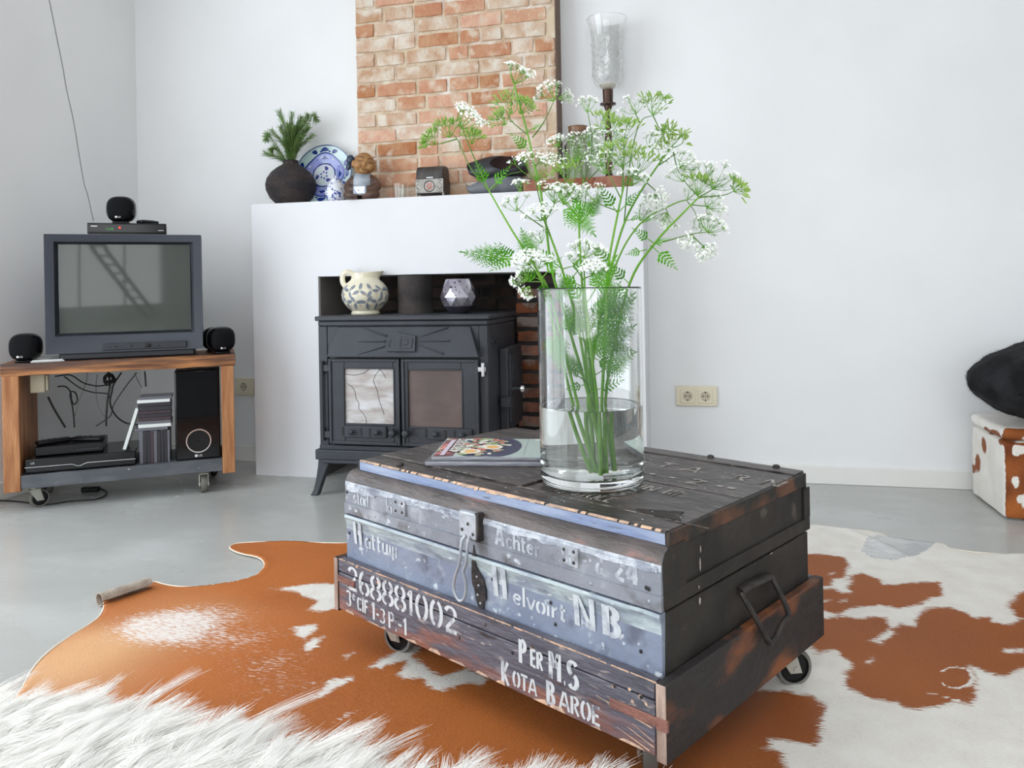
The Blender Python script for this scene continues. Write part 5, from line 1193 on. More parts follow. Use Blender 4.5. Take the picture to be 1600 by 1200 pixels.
# ladder to the loft, behind the camera: the television screen mirrors it
ldr = thing('loft_ladder', 'dark wooden ladder to the loft, seen only as a reflection in the television screen', 'ladder', (0, -2.7, 0))
q0, q1 = Vector((1.24, 0, 0)), Vector((-.62, 0, 2.70)); of = Vector((.27, .0, .04))
for o_ in (Vector(), of):
    MB().tube([q0 + o_, q1 + o_], .05, 4).build('rail', 'wood_dark', ldr, smooth=0)
for k in range(12):
    c = q0.lerp(q1, (k + .7) / 12.4); MB().box(c.x, c.x + .27, -.05, .05, c.z, c.z + .035).build('tread', 'wood_dark', ldr)
# ---- wall sockets
def socket(px0, py0, px1, py1, n, label):
    a = at(px0, py0, YW); c = at(px1, py1, YW); t = thing('wall_socket', label, 'socket', ((a.x + c.x) / 2, YW - .012, (a.z + c.z) / 2)); w_, h_ = (c.x - a.x) / 2, .041
    MB().box(-w_, w_, 0, .012, -h_, h_).build('plate', 'cream_plastic', t, bevel=.003)
    for i in range(n):
        cx = (i - (n - 1) / 2) * .071
        ins = MB().box(cx - .029, cx + .029, -.003, .001, -.029, .029).build('insert', 'cream_plastic', t, bevel=.002)
        m1 = MB(); m1.m = Matrix.Translation((cx, -.0032, 0)) @ Matrix.Rotation(R(90), 4, 'X'); m1.lathe([(.001, -.006 + .0065), (.0185, .0005), (.0195, .001), (.0195, 0)], n=28, cap0=False, cap1=False); m1.build('well', 'cream_dark', ins)
        h2 = MB()
        for hx, hz, r_ in ((-.009, 0, .0028), (.009, 0, .0028), (0, 0, .0015), (0, .0165, .003), (0, -.0165, .003)): h2.ell((cx + hx, -.0044, hz), (r_, .0006, r_), 10, 4)
        h2.build('holes', 'black_plastic', ins)
socket(1056, 601, 1121, 636, 2, 'double cream wall socket right of the glass vase')
socket(369, 590, 398, 618, 1, 'single cream wall socket between cart and fireplace')

# ================================================================== MANTEL ORNAMENTS
def MT(px, py, y): 
    p = at(px, py, y); return p
MZT = MZ + .0005
x = MT(455, 300, 3.19).x
pt = thing('clay_pot', 'round dark ribbed clay pot at the left end of the mantel', 'pot', (x, 3.19, MZT))
pr_ = [(.045, 0), (.062, .004), (.092, .035), (.108, .07), (.111, .095), (.104, .122), (.085, .15), (.058, .172), (.036, .185), (.031, .195), (.034, .203)]
mb = MB(); NP = 72; fine_ = []
for (r0, a0), (r1, a1) in zip(pr_, pr_[1:]):
    k = max(1, int(abs(a1 - a0) / .0035))
    for i in range(k): fine_.append((r0 + (r1 - r0) * i / k, a0 + (a1 - a0) * i / k))
fine_.append(pr_[-1]); fine_ = [(r + (.0018 if i % 2 else 0), a) for i, (r, a) in enumerate(fine_)]
mb.lathe(fine_ + [(.029, .203), (.026, .18)], n=NP, cap1=False); mb.build('body', 'clay_dark', pt)
# rosemary in the pot
rs = thing('rosemary', 'bunch of green rosemary sprigs standing in the dark clay pot', 'plant', (x, 3.19, MZT + .17)); rr = random.Random(14)
for i in range(24):
    tgt = rr.choice([(425, 195), (440, 180), (470, 185), (492, 182), (480, 200), (418, 230), (435, 205), (450, 200), (462, 210), (488, 215), (445, 225), (428, 215), (458, 200), (480, 180), (415, 240)]) if i > 14 else [(425, 205), (437, 176), (470, 185), (494, 188), (480, 200), (416, 218), (438, 200), (450, 195), (460, 205), (488, 212), (445, 220), (424, 235), (456, 178), (482, 183), (470, 215)][i]
    tp = MT(tgt[0], tgt[1], 3.19 + rr.uniform(-.05, .06)) - Vector((x, 3.19, MZT + .17)); mid = Vector((tp.x * .35, tp.y * .3, tp.z * .6))
    if i in (5, 11, 3): tp.z += 0; mid = Vector((tp.x * .8, tp.y * .5, tp.z * 1.05))
    q = spline([(0, 0, 0), mid, tp], 8); s_ = MB().tube(q, .0013, 5).build('sprig', 'rosemary_stem', rs)
    nd = MB()
    for k in range(3, len(q) - 0):
        p = Vector(q[k]); d = (Vector(q[k]) - Vector(q[k - 1])).normalized(); dd, a_, b__ = frame(d)
        for sub in (0, .5):
            p2 = p - (Vector(q[k]) - Vector(q[k - 1])) * sub
            for h in range(7):
                an = h * .9 + k * .7 + sub * 2; e = (d * .75 + a_ * math.cos(an) * .9 + b__ * math.sin(an) * .9).normalized(); L_ = rr.uniform(.018, .032); sd_ = e.cross(d).normalized() * .0019
                nd.add([p2 - sd_ * .4, p2 + e * L_ * .5 - sd_, p2 + e * L_, p2 + e * L_ * .5 + sd_, p2 + sd_ * .4], [(0, 1, 2, 3, 4)])
    tag(nd.build('needles', 'rosemary', s_, fix=False, smooth=0), kind='stuff')
# blue plate leaning on the wall
x = MT(509, 265, 3.28).x; PR = .142
pl = thing('painted_plate', 'large blue and white painted plate leaning against the wall', 'plate', (x, 3.245, MZT)); tilt = Matrix.Rotation(R(78), 4, 'X')
PM = Matrix.Translation((0, .0, .0)) @ Matrix.Translation((0, -.008, .002)) @ tilt @ Matrix.Translation((0, PR, 0))
mb = MB(); mb.m = PM; mb.lathe([(.001, .0), (.07, .0), (.085, .006), (PR, .014), (PR, .018), (.085, .010), (.07, .004), (.001, .004)], n=56, cap0=False, cap1=False, mif=lambda i, j: 0 if i in (3,) else 1).build('dish', ['plate_blue', 'plate_green'], pl)
pp = MB(); pp.m = PM
def pz(r): return .0045 + (0 if r < .07 else .006 * (r - .07) / .015 if r < .085 else .006 + .008 * (r - .085) / (PR - .085))
def pring(r0, r1, a0, a1, mi, lift=.0004, n=24, wob=0, wn=6):
    vs = []
    for i in range(n + 1):
        a = R(a0 + (a1 - a0) * i / n); w_ = wob * math.cos(a * wn)
        for r in (r0 + w_, r1 + w_): vs.append((r * math.cos(a), r * math.sin(a), pz(r) + lift))
    pp.add(vs, [(2 * i, 2 * i + 1, 2 * i + 3, 2 * i + 2) for i in range(n)], mi)
def pblob(r, a, rx, ry, mi, lift=.0009, rot=0, n=12):
    cx, cy = r * math.cos(R(a)), r * math.sin(R(a)); vs = []
    for i in range(n):
        t = 2 * PI * i / n; X, Y_ = rx * math.cos(t), ry * math.sin(t) * (1 - .5 * math.cos(t)); q = R(a + rot); px, py = cx + X * math.cos(q) - Y_ * math.sin(q), cy + X * math.sin(q) + Y_ * math.cos(q); rr_ = min(math.hypot(px, py), PR - .002); vs.append((px, py, pz(rr_) + lift))
    vs.append((cx, cy, pz(min(r, PR)) + lift)); pp.add(vs, [(i, (i + 1) % n, n) for i in range(n)], mi)
pring(.058, .098, 0, 360, 2, .0004, 72, .004, 4); pring(.0, .052, 0, 360, 1, .0005, 36); pring(.096, .102, 0, 360, 0, .0008, 90, .005, 4); pring(.052, .058, 0, 360, 0, .0008, 60); pring(PR - .005, PR - .001, 0, 360, 0, .0006, 60)
for k in range(4):
    pblob(.120, 45 + k * 90 + 45, .010, .018, 0); pblob(.119, k * 90 + 66, .010, .013, 0, rot=40); pblob(.119, k * 90 + 114, .010, .013, 0, rot=-40); pblob(.112, k * 90 + 78, .004, .006, 0); pblob(.112, k * 90 + 100, .004, .006, 0)
    pblob(.078, k * 90 + 90, .012, .016, 0); pblob(.080, k * 90 + 60, .006, .007, 3, rot=30); pblob(.074, k * 90 + 120, .004, .012, 0, rot=60)
for k in range(6): pblob(.034, k * 60 + 15, .012, .008, 0 if k % 2 else 3, rot=50); pblob(.016, k * 60 + 40, .005, .004, 0)
for k in range(8): pring(.058 + .004, .060 + .004, k * 45 + 5, k * 45 + 30, 0, .001, 8, .01, 2)
pp.build('painting', ['plate_blue', 'plate_pale', 'plate_lilac', 'mag_pale'], pl, fix=False, smooth=0)
x = MT(527, 295, 3.15).x
cj = thing('china_pot', 'small white porcelain pot with blue dots between plate and figurine', 'pot', (x - .006, 3.15, MZT))
MB().lathe([(.026, 0), (.040, .012), (.048, .035), (.046, .06), (.034, .082), (.024, .088), (.026, .098), (.022, .098), (.02, .085)], n=32, cap1=False).build('body', 'china', cj)
MB().lathe([(.024, .098), (.018, .106), (.004, .110), (.006, .116), (.001, .120)], n=20).build('lid', 'china', cj)
# seated figurine
x = MT(568, 300, 3.13).x
fg = thing('child_figurine', 'bronze coloured seated child figurine holding a small block', 'figurine', (x, 3.13, MZT), R(12))
bd_ = MB(); bd_.ell((0, 0, .055), (.046, .036, .058), 24, 16); bd_.ell((-.036, -.012, .075), (.022, .022, .035), 16, 12); bd_.ell((.036, -.012, .075), (.022, .022, .035), 16, 12)
for s_ in (-1, 1):
    bd_.tube(spline([(s_ * .045, -.005, .09), (s_ * .062, -.022, .055), (s_ * .035, -.050, .045), (s_ * .012, -.056, .045)], 5), [.017, .018, .019, .020, .019, .019, .018, .018, .017, .016, .015, .014, .014, .013, .013, .012][:16], 14)
    bd_.tube(spline([(s_ * .03, -.01, .02), (s_ * .060, -.035, .022), (s_ * .045, -.060, .018), (s_ * .01, -.062, .016)], 5), .018, 12)
bd_.tube([(0, 0, .10), (0, -.004, .13)], [.020, .017], 16)
bo = bd_.build('body', 'bronze_dark', fg); md = bo.modifiers.new('r', 'REMESH'); md.mode = 'VOXEL'; md.voxel_size = .0028; md.use_smooth_shade = True
hm = MB(); hm.ell((0, 0, 0), (.0345, .036, .0385), 30, 20); hm.ell((-.017, -.022, -.010), (.016, .015, .014), 14, 10); hm.ell((.017, -.022, -.010), (.016, .015, .014), 14, 10); hm.ell((0, -.036, -.004), (.0055, .007, .0075), 10, 8); hm.ell((0, -.030, -.026), (.013, .009, .009), 12, 8)
hm.ell((-.034, .0, -.003), (.006, .008, .011), 10, 8); hm.ell((.034, .0, -.003), (.006, .008, .011), 10, 8)
hd_ = hm.build('head', 'bronze', fg); md = hd_.modifiers.new('r', 'REMESH'); md.mode = 'VOXEL'; md.voxel_size = .0018; md.use_smooth_shade = True
hd_.matrix_local = Matrix.Translation((.006, -.012, .155)) @ Matrix.Scale(1.32, 4) @ Matrix.Rotation(R(18), 4, 'Z') @ Matrix.Rotation(R(10), 4, 'Y')
fe = MB()
for s_ in (-1, 1):
    fe.tube([(s_ * .008, -.0345, .006), (s_ * .016, -.0335, .003), (s_ * .024, -.028, .006)], .0012, 5); fe.tube([(s_ * .007, -.034, .015), (s_ * .016, -.0315, .019), (s_ * .025, -.025, .015)], .001, 5)
fe.tube([(-.008, -.0385, -.022), (0, -.0392, -.0245), (.008, -.0385, -.021)], .0013, 5); fe.build('face_lines', 'bronze_dark', hd_)
MB().ell((0, .005, .006), (.0365, .0375, .037), 24, 16).build('hair_cap', 'glaze_grey', hd_) if False else None
hc = MB(); 
for i in range(9):
    th = PI / 2 * (1 - i / 8.0 * .62)
hc.lathe([(.0372, -.002), (.0372, .010), (.033, .022), (.024, .032), (.012, .038), (.001, .040)], (0, .006, 0), 24, cap0=False); hc.m = Matrix()
h_o = hc.build('hair', 'glaze_navy', hd_); h_o.rotation_euler = (R(-34), 0, 0)
for sx_ in (-1,): MB().ell((-.044, .008, .008), (.013, .013, .016), 14, 10).ell((-.046, .006, -.016), (.009, .009, .012), 12, 8).build('hair_bun', 'glaze_navy', hd_)
vst = MB(); vst.lathe([(.050, .06), (.050, .085), (.042, .105), (.026, .122), (.021, .124)], (0, -.004, 0), 28, cap0=False, cap1=False, sy=.86); vst.build('vest', 'glaze_grey', fg)
bk = MB(); bk.box(-.028, .030, -.080, -.052, .016, .058); bko = bk.build('block', 'glaze_grey', fg, bevel=.006)
MB().box(-.022, .024, -.0815, -.079, .022, .052).build('block_face', 'china', bko, bevel=.002)
# tumbler
x = MT(624, 296, 3.14).x
tb = thing('tumbler', 'small plain clear glass tumbler beside the figurine', 'glass', (x, 3.14, MZT)); MB().lathe([(.001, 0), (.026, 0), (.031, .066), (.0295, .066), (.025, .006), (.001, .006)], n=32).build('body', 'glass', tb, merge=True)
# casket
a = MT(650, 300, 3.12); c = MT(694, 298, 3.12); cw = (c.x - a.x) / 2
ck = thing('metal_casket', 'small dark metal casket with a red flower pattern and domed lid', 'box', ((a.x + c.x) / 2, 3.115, MZT), 0)
D_ = .085
MB().box(-cw, cw, 0, D_, .016, .076).build('body', 'casket_dark', ck, bevel=.002)
for s_ in (-1, 1):
    for y_ in (.006, D_ - .010): MB().box(s_ * cw - (.008 if s_ > 0 else 0), s_ * cw + (.008 if s_ < 0 else 0), y_ - .006, y_ + .006, 0, .018).build('foot', 'pewter', ck, bevel=.002)
fpn = MB().box(-cw + .001, cw - .001, -.003, 0, .018, .077).build('front_plate', 'pewter', ck, bevel=.001)
fr = MB(); fr.m = Matrix.Translation((0, -.0035, .046)) @ Matrix.Rotation(R(90), 4, 'X')
fr.lathe([(.0205, 0), (.0235, .0008), (.0245, 0)], n=30, cap0=False, cap1=False)
for k in range(6):
    a_ = k * PI / 3; vs = [(.004 * math.cos(a_), .004 * math.sin(a_), .0006)]
    for r_, dt in ((.011, .30), (.0175, .0), (.011, -.30)): vs.append((r_ * math.cos(a_ + dt), r_ * math.sin(a_ + dt), .0008))
    fr.add(vs, [(0, 1, 2, 3)], 1)
fr.lathe([(.001, .001), (.005, .0008)], n=12, mi=2, cap0=False, cap1=False); fr.build('rosette', ['casket_dark', 'casket_red', 'pewter'], fpn, fix=False)
sc_ = MB(); 
for sx_ in (-1, 1):
    for sz_ in (-1, 1): sc_.tube(spline([(sx_ * (cw - .006), -.0032, .046 + sz_ * .004), (sx_ * (cw - .018), -.0032, .046 + sz_ * .014), (sx_ * (cw - .008), -.0032, .046 + sz_ * .024), (sx_ * (cw - .024), -.0032, .046 + sz_ * .025)], 4), .0009, 4)
sc_.build('scrollwork', 'casket_dark', fpn)
ld = [(-.002, .078), (-.002, .105), (.006, .122), (.022, .132), (D_ - .022, .134), (D_ - .006, .124), (D_ + .002, .105), (D_ + .002, .078)]
lm = MB().prism(ld, lambda a, b, d: (d, a, b), -cw + .004, cw - .004).build('lid', 'casket_dark', ck, bevel=.002)
MB().box(-.012, .018, -.004, -.001, .080, .084).build('clasp', 'chrome', lm)
# clogs
def clog(loc, rz, flip, label, sc=1.0, tone='clog', rx=0, ry=0):
    t = thing('wooden_clog', label, 'clog', loc, rz, 'clogs on the mantel')
    L_, n, k = .245 * sc, 26, 22; vs = []; mb = MB()
    def prof_(s): # s along from toe 0 to heel 1 : half width, bottom, top
        wv = .046 * math.sin(PI * min(1, s * .86 + .10)) ** .55 * (1 - .12 * math.exp(-((s - .62) / .12) ** 2)); 
        bot = .030 * max(0, 1 - s / .16) ** 1.5 + .006 * math.exp(-((s - .6) / .08) ** 2); top = .034 + .050 * math.sin(PI * min(1, s * 1.3 + .0) * .5) ** .9 - .012 * max(0, s - .75) / .25
        return wv * sc, bot * sc, top * sc
    for i in range(n + 1):
        s = i / n; wv, bt, tp = prof_(s)
        if i in (0, n): wv *= .35; 
        if i == 0: bt, tp = .036 * sc, .052 * sc
        if i == n: bt, tp = .014 * sc, .060 * sc
        cz, hz = (bt + tp) / 2, (tp - bt) / 2
        for j in range(k):
            a = 2 * PI * j / k; ca, sa = math.cos(a), math.sin(a); vs.append((s * L_, math.copysign(abs(ca) ** .8, ca) * wv, cz + math.copysign(abs(sa) ** .7, sa) * hz))
    fs = [(i * k + j, i * k + (j + 1) % k, (i + 1) * k + (j + 1) % k, (i + 1) * k + j) for i in range(n) for j in range(k)] + [tuple(range(k))[::-1], tuple(range(n * k, (n + 1) * k))]
    mb.add(vs, fs); b_o = mb.build('shell', tone, t)
    cu = MB(); cu.ell((L_ * .66, 0, .092 * sc), (L_ * .27, .034 * sc, .062 * sc), 28, 18); cto = cu.build('cutter', 'clog_in', None); me = cto.data; 
    # mouth cut with a boolean
    cto.parent = t; bpy.context.view_layer.update(); md = b_o.modifiers.new('m', 'BOOLEAN'); md.operation = 'DIFFERENCE'; md.object = cto; md.solver = 'EXACT'; md.material_mode = 'TRANSFER'
    dg = bpy.context.evaluated_depsgraph_get(); me2 = bpy.data.meshes.new_from_object(b_o.evaluated_get(dg)); b_o.modifiers.clear(); b_o.data = me2; bpy.data.objects.remove(cto)
    if flip or rx or ry: t.rotation_euler = (rx, ry, rz)
    return t
cx = MT(728, 295, 3.145).x
clog((cx, 3.150, MZT), R(2), 0, 'lower dark clog with a greyish worn toe lying flat on the mantel', 1.0, 'clog_grey')
t = clog((cx + .012, 3.150, MZT + .072), R(2), 0, 'upper black clog lying on its side with its dark mouth showing', 1.05, 'clog', rx=R(62), ry=R(4))
t.location = (cx + .005, 3.185, MZT + .105)
# loose bricks
LBm = [brick_data(40 + k, .158, .05, .03, 'brick_loose') for k in range(3)]
for k, (p0, lab_) in enumerate(((845, 'loose reddish brick on the mantel next to the black clogs'), (901, 'loose reddish brick in the middle of the short row on the mantel'), (958, 'loose reddish brick at the right end of the row on the mantel'))):
    o = bpy.data.objects.new('brick', LBm[k]); COL.objects.link(o); o.location = (at(p0, 282, 3.12).x, 3.125, MZT + .025); o.scale = (.96, 1, 1); tag(o, lab_, 'brick', 'loose bricks on the mantel'); o.name = 'loose_brick'
# hurricane candle holder
hx = MT(950, 160, 3.235).x
hz = lambda py: MT(950, py, 3.235).z - MZT
cs = thing('candle_holder', 'tall dark candlestick with an etched glass hurricane shade on the mantel', 'candle holder', (hx, 3.235, MZT))
z141, z165, z185, z200, z270 = hz(141), hz(163), hz(185), hz(200), hz(272)
MB().lathe([(.055, 0), (.055, .006), (.035, .015), (.014, .025), (.011, .05), (.017, .065), (.011, .08), (.013, z270 + .02), (.018, (z270 + z200) / 2), (.0125, z200), (.006, z185 + .01), (.008, z185 + .02), (.016, z165 - .012), (.018, z165 - .006), (.033, z165 - .002), (.033, z165 + .003), (.020, z165 + .006), (.022, z141), (.001, z141)], n=28, cap1=False).build('stem', 'candle_metal', cs)
zt = hz(30); rH = .082; hh = zt - z141
prs = [(.020, .0), (.040, .012), (.060, .035), (.066, .075), (.066, .17), (.069, .21), (.078, .245), (.087, hh / 1.0)]
prs = [(r, z / .268 * hh if z < .26 else z) for r, z in prs]; k_ = .95
prs = [(q.x, q.z) for q in spline([(r, 0, z) for r, z in prs], 6)]
MB().lathe([(r * k_, z141 + .0005 + z) for r, z in prs] + [(r * k_ - .002, z141 + .0005 + z) for r, z in prs[::-1]] + [(prs[0][0] * k_, z141 + .0005)], n=48, cap0=False, cap1=False).build('glass_shade', 'shade_glass', cs, merge=True, smooth=60)
ec = MB()
for row_ in range(6):
    for j in range(12):
        a0 = 2 * PI * (j + .5 * (row_ % 2)) / 12; z0_ = z141 + hh * (.22 + .105 * row_); r_ = .0665 * k_ + (.0 if row_ < 4 else .002)
        for s_ in (-1, 1): ec.tube([(r_ * math.cos(a0), r_ * math.sin(a0), z0_ + .012), (r_ * math.cos(a0 + s_ * .26), r_ * math.sin(a0 + s_ * .26), z0_ - .006)], .0011, 4)
tag(ec.build('etched_pattern', 'etch_soft', cs), kind='stuff')
MB().lathe([(.018, z141 + .003), (.030, z141 + .012), (.034, z141 + .022), (.001, z141 + .024)], n=24).build('candle', 'cream_glow', cs)  # added wax stub standing in for the cream glow inside the shade
jx = MT(903, 230, 3.24).x; jz = MT(903, 198, 3.24).z - MZT
jr = thing('glass_jar', 'tall smoky glass jar with a brown rim beside the candle holder', 'jar', (jx, 3.24, MZT))
MB().lathe([(.001, 0), (.050, 0), (.056, .01), (.056, .015), (.056, .02), (.056, jz - .09), (.056, jz - .08), (.038, jz - .055), (.0385, jz - .03), (.0365, jz - .03), (.036, jz - .052), (.053, jz - .08), (.053, jz - .09), (.053, .022), (.053, .012), (.001, .008)], n=36).build('body', 'smoke_glass', jr, merge=True)
MB().lathe([(.0385, jz - .030), (.0385, jz - .006), (.041, jz), (.0365, jz - .001), (.0365, jz - .030)], n=36, cap0=False, cap1=False).build('rim', 'brown_glass', jr)

# ================================================================== POUF AND CUSHION
px0_, py0_ = .957, 2.90
pf = thing('cowhide_pouf', 'box shaped brown and white cowhide pouf at the right edge', 'pouf', (px0_ + .24, py0_ + .18, 0))
def hide_block(mb, hx, hy, z0, z1, r=.02, n=34):
    # superellipse box with many vertices for the pattern
    vs = []; rows = []
    for zi in range(n + 1):
        z = z0 + (z1 - z0) * zi / n; ed = min(z - z0, z1 - z); sh = r * (1 - math.sqrt(max(0, 1 - (1 - min(1, ed / r)) ** 2))) if ed < r else 0
        ring = []
        m_ = 96
        for j in range(m_):
            a = 2 * PI * j / m_; ca, sa = math.cos(a), math.sin(a); k = 1 / max(abs(ca), abs(sa)); k = min(k, 1.36)
            x, y = ca * k, sa * k; w_ = .004 * mnoise.noise(Vector((x * 3, y * 3, z * 9)))
            ring.append(len(vs)); vs.append((x * (hx - sh + w_), y * (hy - sh + w_), z))
        rows.append(ring)
    fs = [(rows[i][j], rows[i][(j + 1) % 96], rows[i + 1][(j + 1) % 96], rows[i + 1][j]) for i in range(n) for j in range(96)] + [tuple(rows[0][::-1]), tuple(rows[-1])]
    mb.add(vs, fs); return mb
def pat_attr(o, fn):
    me = o.data; ca = me.color_attributes.new('pat', 'FLOAT_COLOR', 'POINT'); arr = np.ones((len(me.vertices), 4), np.float32)
    for i, v in enumerate(me.vertices): arr[i, :3] = fn(v.co)
    ca.data.foreach_set('color', arr.ravel())
def pouf_pat(v):
    x, y, z = v; w_ = .5
    if y > -.160:     # side facing the wall corner: mostly white with brown spots
        s_ = .9
        for (cy_, cz_, ry_, rz_) in ((.03, .21, .03, .035), (.10, .13, .03, .04), (-.02, .27, .035, .014), (-.10, .275, .05, .014), (.15, .10, .04, .02), (-.13, .26, .03, .02)):
            q = ((y - cy_) / ry_) ** 2 + ((z - cz_) / rz_) ** 2; s_ = min(s_, .25 + .35 * q)
        return (min(1, s_), 0, .15)
    s_ = .1 + .0 * x
    for (cx_, cz_, rx_, rz_) in ((-.20, .235, .02, .022), (-.17, .07, .035, .03), (-.12, .10, .03, .03), (-.16, .275, .03, .012), (-.1, .2, .02, .03), (-.21, .13, .012, .02)):
        q = ((x - cx_) / rx_) ** 2 + ((z - cz_) / rz_) ** 2; s_ = max(s_, .85 - .35 * q)
    return (max(0, s_), .0, max(0, .22 + .5 * mnoise.noise(Vector((x * 14, y * 14, z * 11)))))
b1 = hide_block(MB(), .24, .172, .002, .262, .012).build('base', 'cowhide', pf); pat_attr(b1, pouf_pat)
b2 = hide_block(MB(), .245, .176, .264, .305, .018, 16).build('lid', 'cowhide', pf); pat_attr(b2, pouf_pat)
cu = thing('fur_cushion', 'black fur cushion resting on the cowhide pouf', 'cushion', (at(1696, 598, 3.0).x, 3.0, .438), 0)
cm = MB(); cm.ell((0, 0, 0), (.36, .25, .150), 120, 60, p=1.12)
cm.v = [(lambda v: tuple(v + v.normalized() * (.030 * mnoise.noise(v * 5.5) + .014 * mnoise.noise(v * 14) + .004 * mnoise.noise(v * 55))))(Vector(v)) for v in cm.v]
co = cm.build('cover', 'fur_black', cu); cu.rotation_euler = (R(8), R(3), R(8))
tagl = MB().box(-.012, .012, -.004, 0, -.008, .008).build('label_tag', 'p_white', cu, bevel=.001); tagl.location = (-.30, -.075, .02); tagl.rotation_euler = (0, R(20), R(-30))
fh = bpy.data.hair_curves.new('pile')
def strands(cur, roots, normals, length, lean, pts, r0, jitter, rnd, clump=None):
    N_ = len(roots); cur.add_curves([pts] * N_); t = np.linspace(0, 1, pts)[None, :, None]
    Rr = np.asarray(roots)[:, None, :]; Nn = np.asarray(normals)[:, None, :]; L_ = np.asarray(length)[:, None, None]; Ln = np.asarray(lean)[:, None, :]
    P_ = Rr + Nn * L_ * (t - .35 * t ** 2) + Ln * L_ * t ** 1.6
    if clump is not None:
        tip = np.asarray(clump)[:, None, :]; P_ = P_ + (tip - P_[:, -1:, :]) * (t ** 1.3) * .66
    P_ = P_ + jitter[:, None, :] * np.sin(t * 5 + jitter[:, None, :1] * 400)
    cur.position_data.foreach_set('vector', P_.astype(np.float32).ravel())
    a = cur.attributes.get('radius') or cur.attributes.new('radius', 'FLOAT', 'POINT')
    a.data.foreach_set('value', (np.repeat(r0 * (1 - .85 * t[..., 0] ** 1.5), N_, 0)).astype(np.float32).ravel())
rng = np.random.default_rng(3)
me = co.data; nv = len(me.vertices); pos = np.empty(nv * 3, np.float32); nor = np.empty(nv * 3, np.float32); me.vertices.foreach_get('co', pos); me.vertex_normals.foreach_get('vector', nor); pos = pos.reshape(-1, 3); nor = nor.reshape(-1, 3)
ix = rng.integers(0, nv, 30000); rt_ = pos[ix] + rng.normal(0, .003, (30000, 3)); ln = np.cross(nor[ix], rng.normal(0, .4, (30000, 3)) + np.array([0, .6, .3]))
strands(fh, rt_, nor[ix], rng.uniform(.002, .004, 30000), ln * .8, 4, .0003, rng.normal(0, .0005, (30000, 3)), rng)
fh.materials.append(MATS['fur_black']); fo = bpy.data.objects.new('pile', fh); COL.objects.link(fo); fo.parent = cu; tag(fo, kind='stuff')

# ================================================================== COWHIDE RUG
def FLP(pts): return [tuple(atz(a, c, 0).xy) for a, c in pts]
out_px = [(356, 857), (372, 850), (450, 849), (540, 852), (700, 850), (900, 835), (1100, 826), (1262, 825), (1285, 824), (1325, 830), (1365, 833), (1400, 845), (1440, 850), (1472, 853), (1490, 862), (1545, 868), (1600, 870), (1800, 872), (2250, 960), (2300, 1240), (1900, 1420), (1100, 1500), (300, 1420), (-60, 1300), (-30, 1160), (22, 1100), (38, 1074), (48, 1052), (70, 1026), (105, 1000), (142, 978), (158, 965), (163, 950), (160, 940), (150, 935), (234, 909), (262, 918), (300, 921), (345, 917), (395, 906), (412, 893), (414, 882), (404, 873), (380, 869), (365, 864)]
OUT = np.array(FLP(out_px))
def smooth_poly(P_, it=1):
    for _ in range(it): P_ = np.concatenate([[.75 * P_[i] + .25 * P_[(i + 1) % len(P_)], .25 * P_[i] + .75 * P_[(i + 1) % len(P_)]] for i in range(len(P_))])
    return P_
OUT = smooth_poly(OUT, 2)
def sdist(P_, poly):    # signed distance, positive inside
    x, y = P_[:, 0], P_[:, 1]; d2 = np.full(len(P_), 1e9); ins = np.zeros(len(P_), bool); n = len(poly); near = np.zeros_like(P_)
    for i in range(n):
        a, b = poly[i], poly[(i + 1) % n]; e = b - a; ee = max((e * e).sum(), 1e-12); t = np.clip(((P_ - a) @ e) / ee, 0, 1); q = a + t[:, None] * e; dd = ((P_ - q) ** 2).sum(1)
        m_ = dd < d2; d2 = np.where(m_, dd, d2); near[m_] = q[m_]
        c_ = (a[1] > y) != (b[1] > y)
        if abs(b[1] - a[1]) > 1e-12: ins ^= c_ & (x < (b[0] - a[0]) * (y - a[1]) / (b[1] - a[1]) + a[0])
    d = np.sqrt(d2); return np.where(ins, d, -d), near
GS = .008; x0_, x1_ = OUT[:, 0].min() - GS, min(OUT[:, 0].max(), 1.75) + GS; y0_, y1_ = OUT[:, 1].min() - GS, OUT[:, 1].max() + GS
gx = np.arange(x0_, x1_, GS); gy = np.arange(y0_, y1_, GS); XX, YY = np.meshgrid(gx, gy); G = np.stack([XX.ravel(), YY.ravel()], 1)
sd_, near = sdist(G, OUT); NXg = len(gx)
keep = sd_ > -GS * .75; snap = keep & (sd_ < 0); G2 = G.copy(); G2[snap] = near[snap]
idq = np.arange(len(G)).reshape(len(gy), len(gx)); q = np.stack([idq[:-1, :-1], idq[:-1, 1:], idq[1:, 1:], idq[1:, :-1]], -1).reshape(-1, 4)
q = q[keep[q].all(1) & (sd_[q].max(1) > 0)]; used = np.unique(q); rm = -np.ones(len(G), int); rm[used] = np.arange(len(used)); q = rm[q]; V2 = G2[used]; sdu = sd_[used]
R5 = lambda L_: [(1200 + a / 2.857, 780 + c / 2.857) for a, c in L_]
C1 = lambda L_: [(500 + a / 4, 850 + c / 4) for a, c in L_]
C7 = lambda L_: [(a / 2.667, 800 + c / 2.667) for a, c in L_]
left_brown = [(300, 830), (700, 820), (860, 850), (960, 920), (1010, 1010), (1100, 1075), (1180, 1083), (1228, 1085), (1270, 1092), (1287, 1103), (1278, 1125), (1284, 1145), (1275, 1170), (1235, 1161), (1200, 1158), (1197, 1175), (1225, 1182), (1226, 1240), (1200, 1350), (900, 1500), (-200, 1500), (-200, 800)]
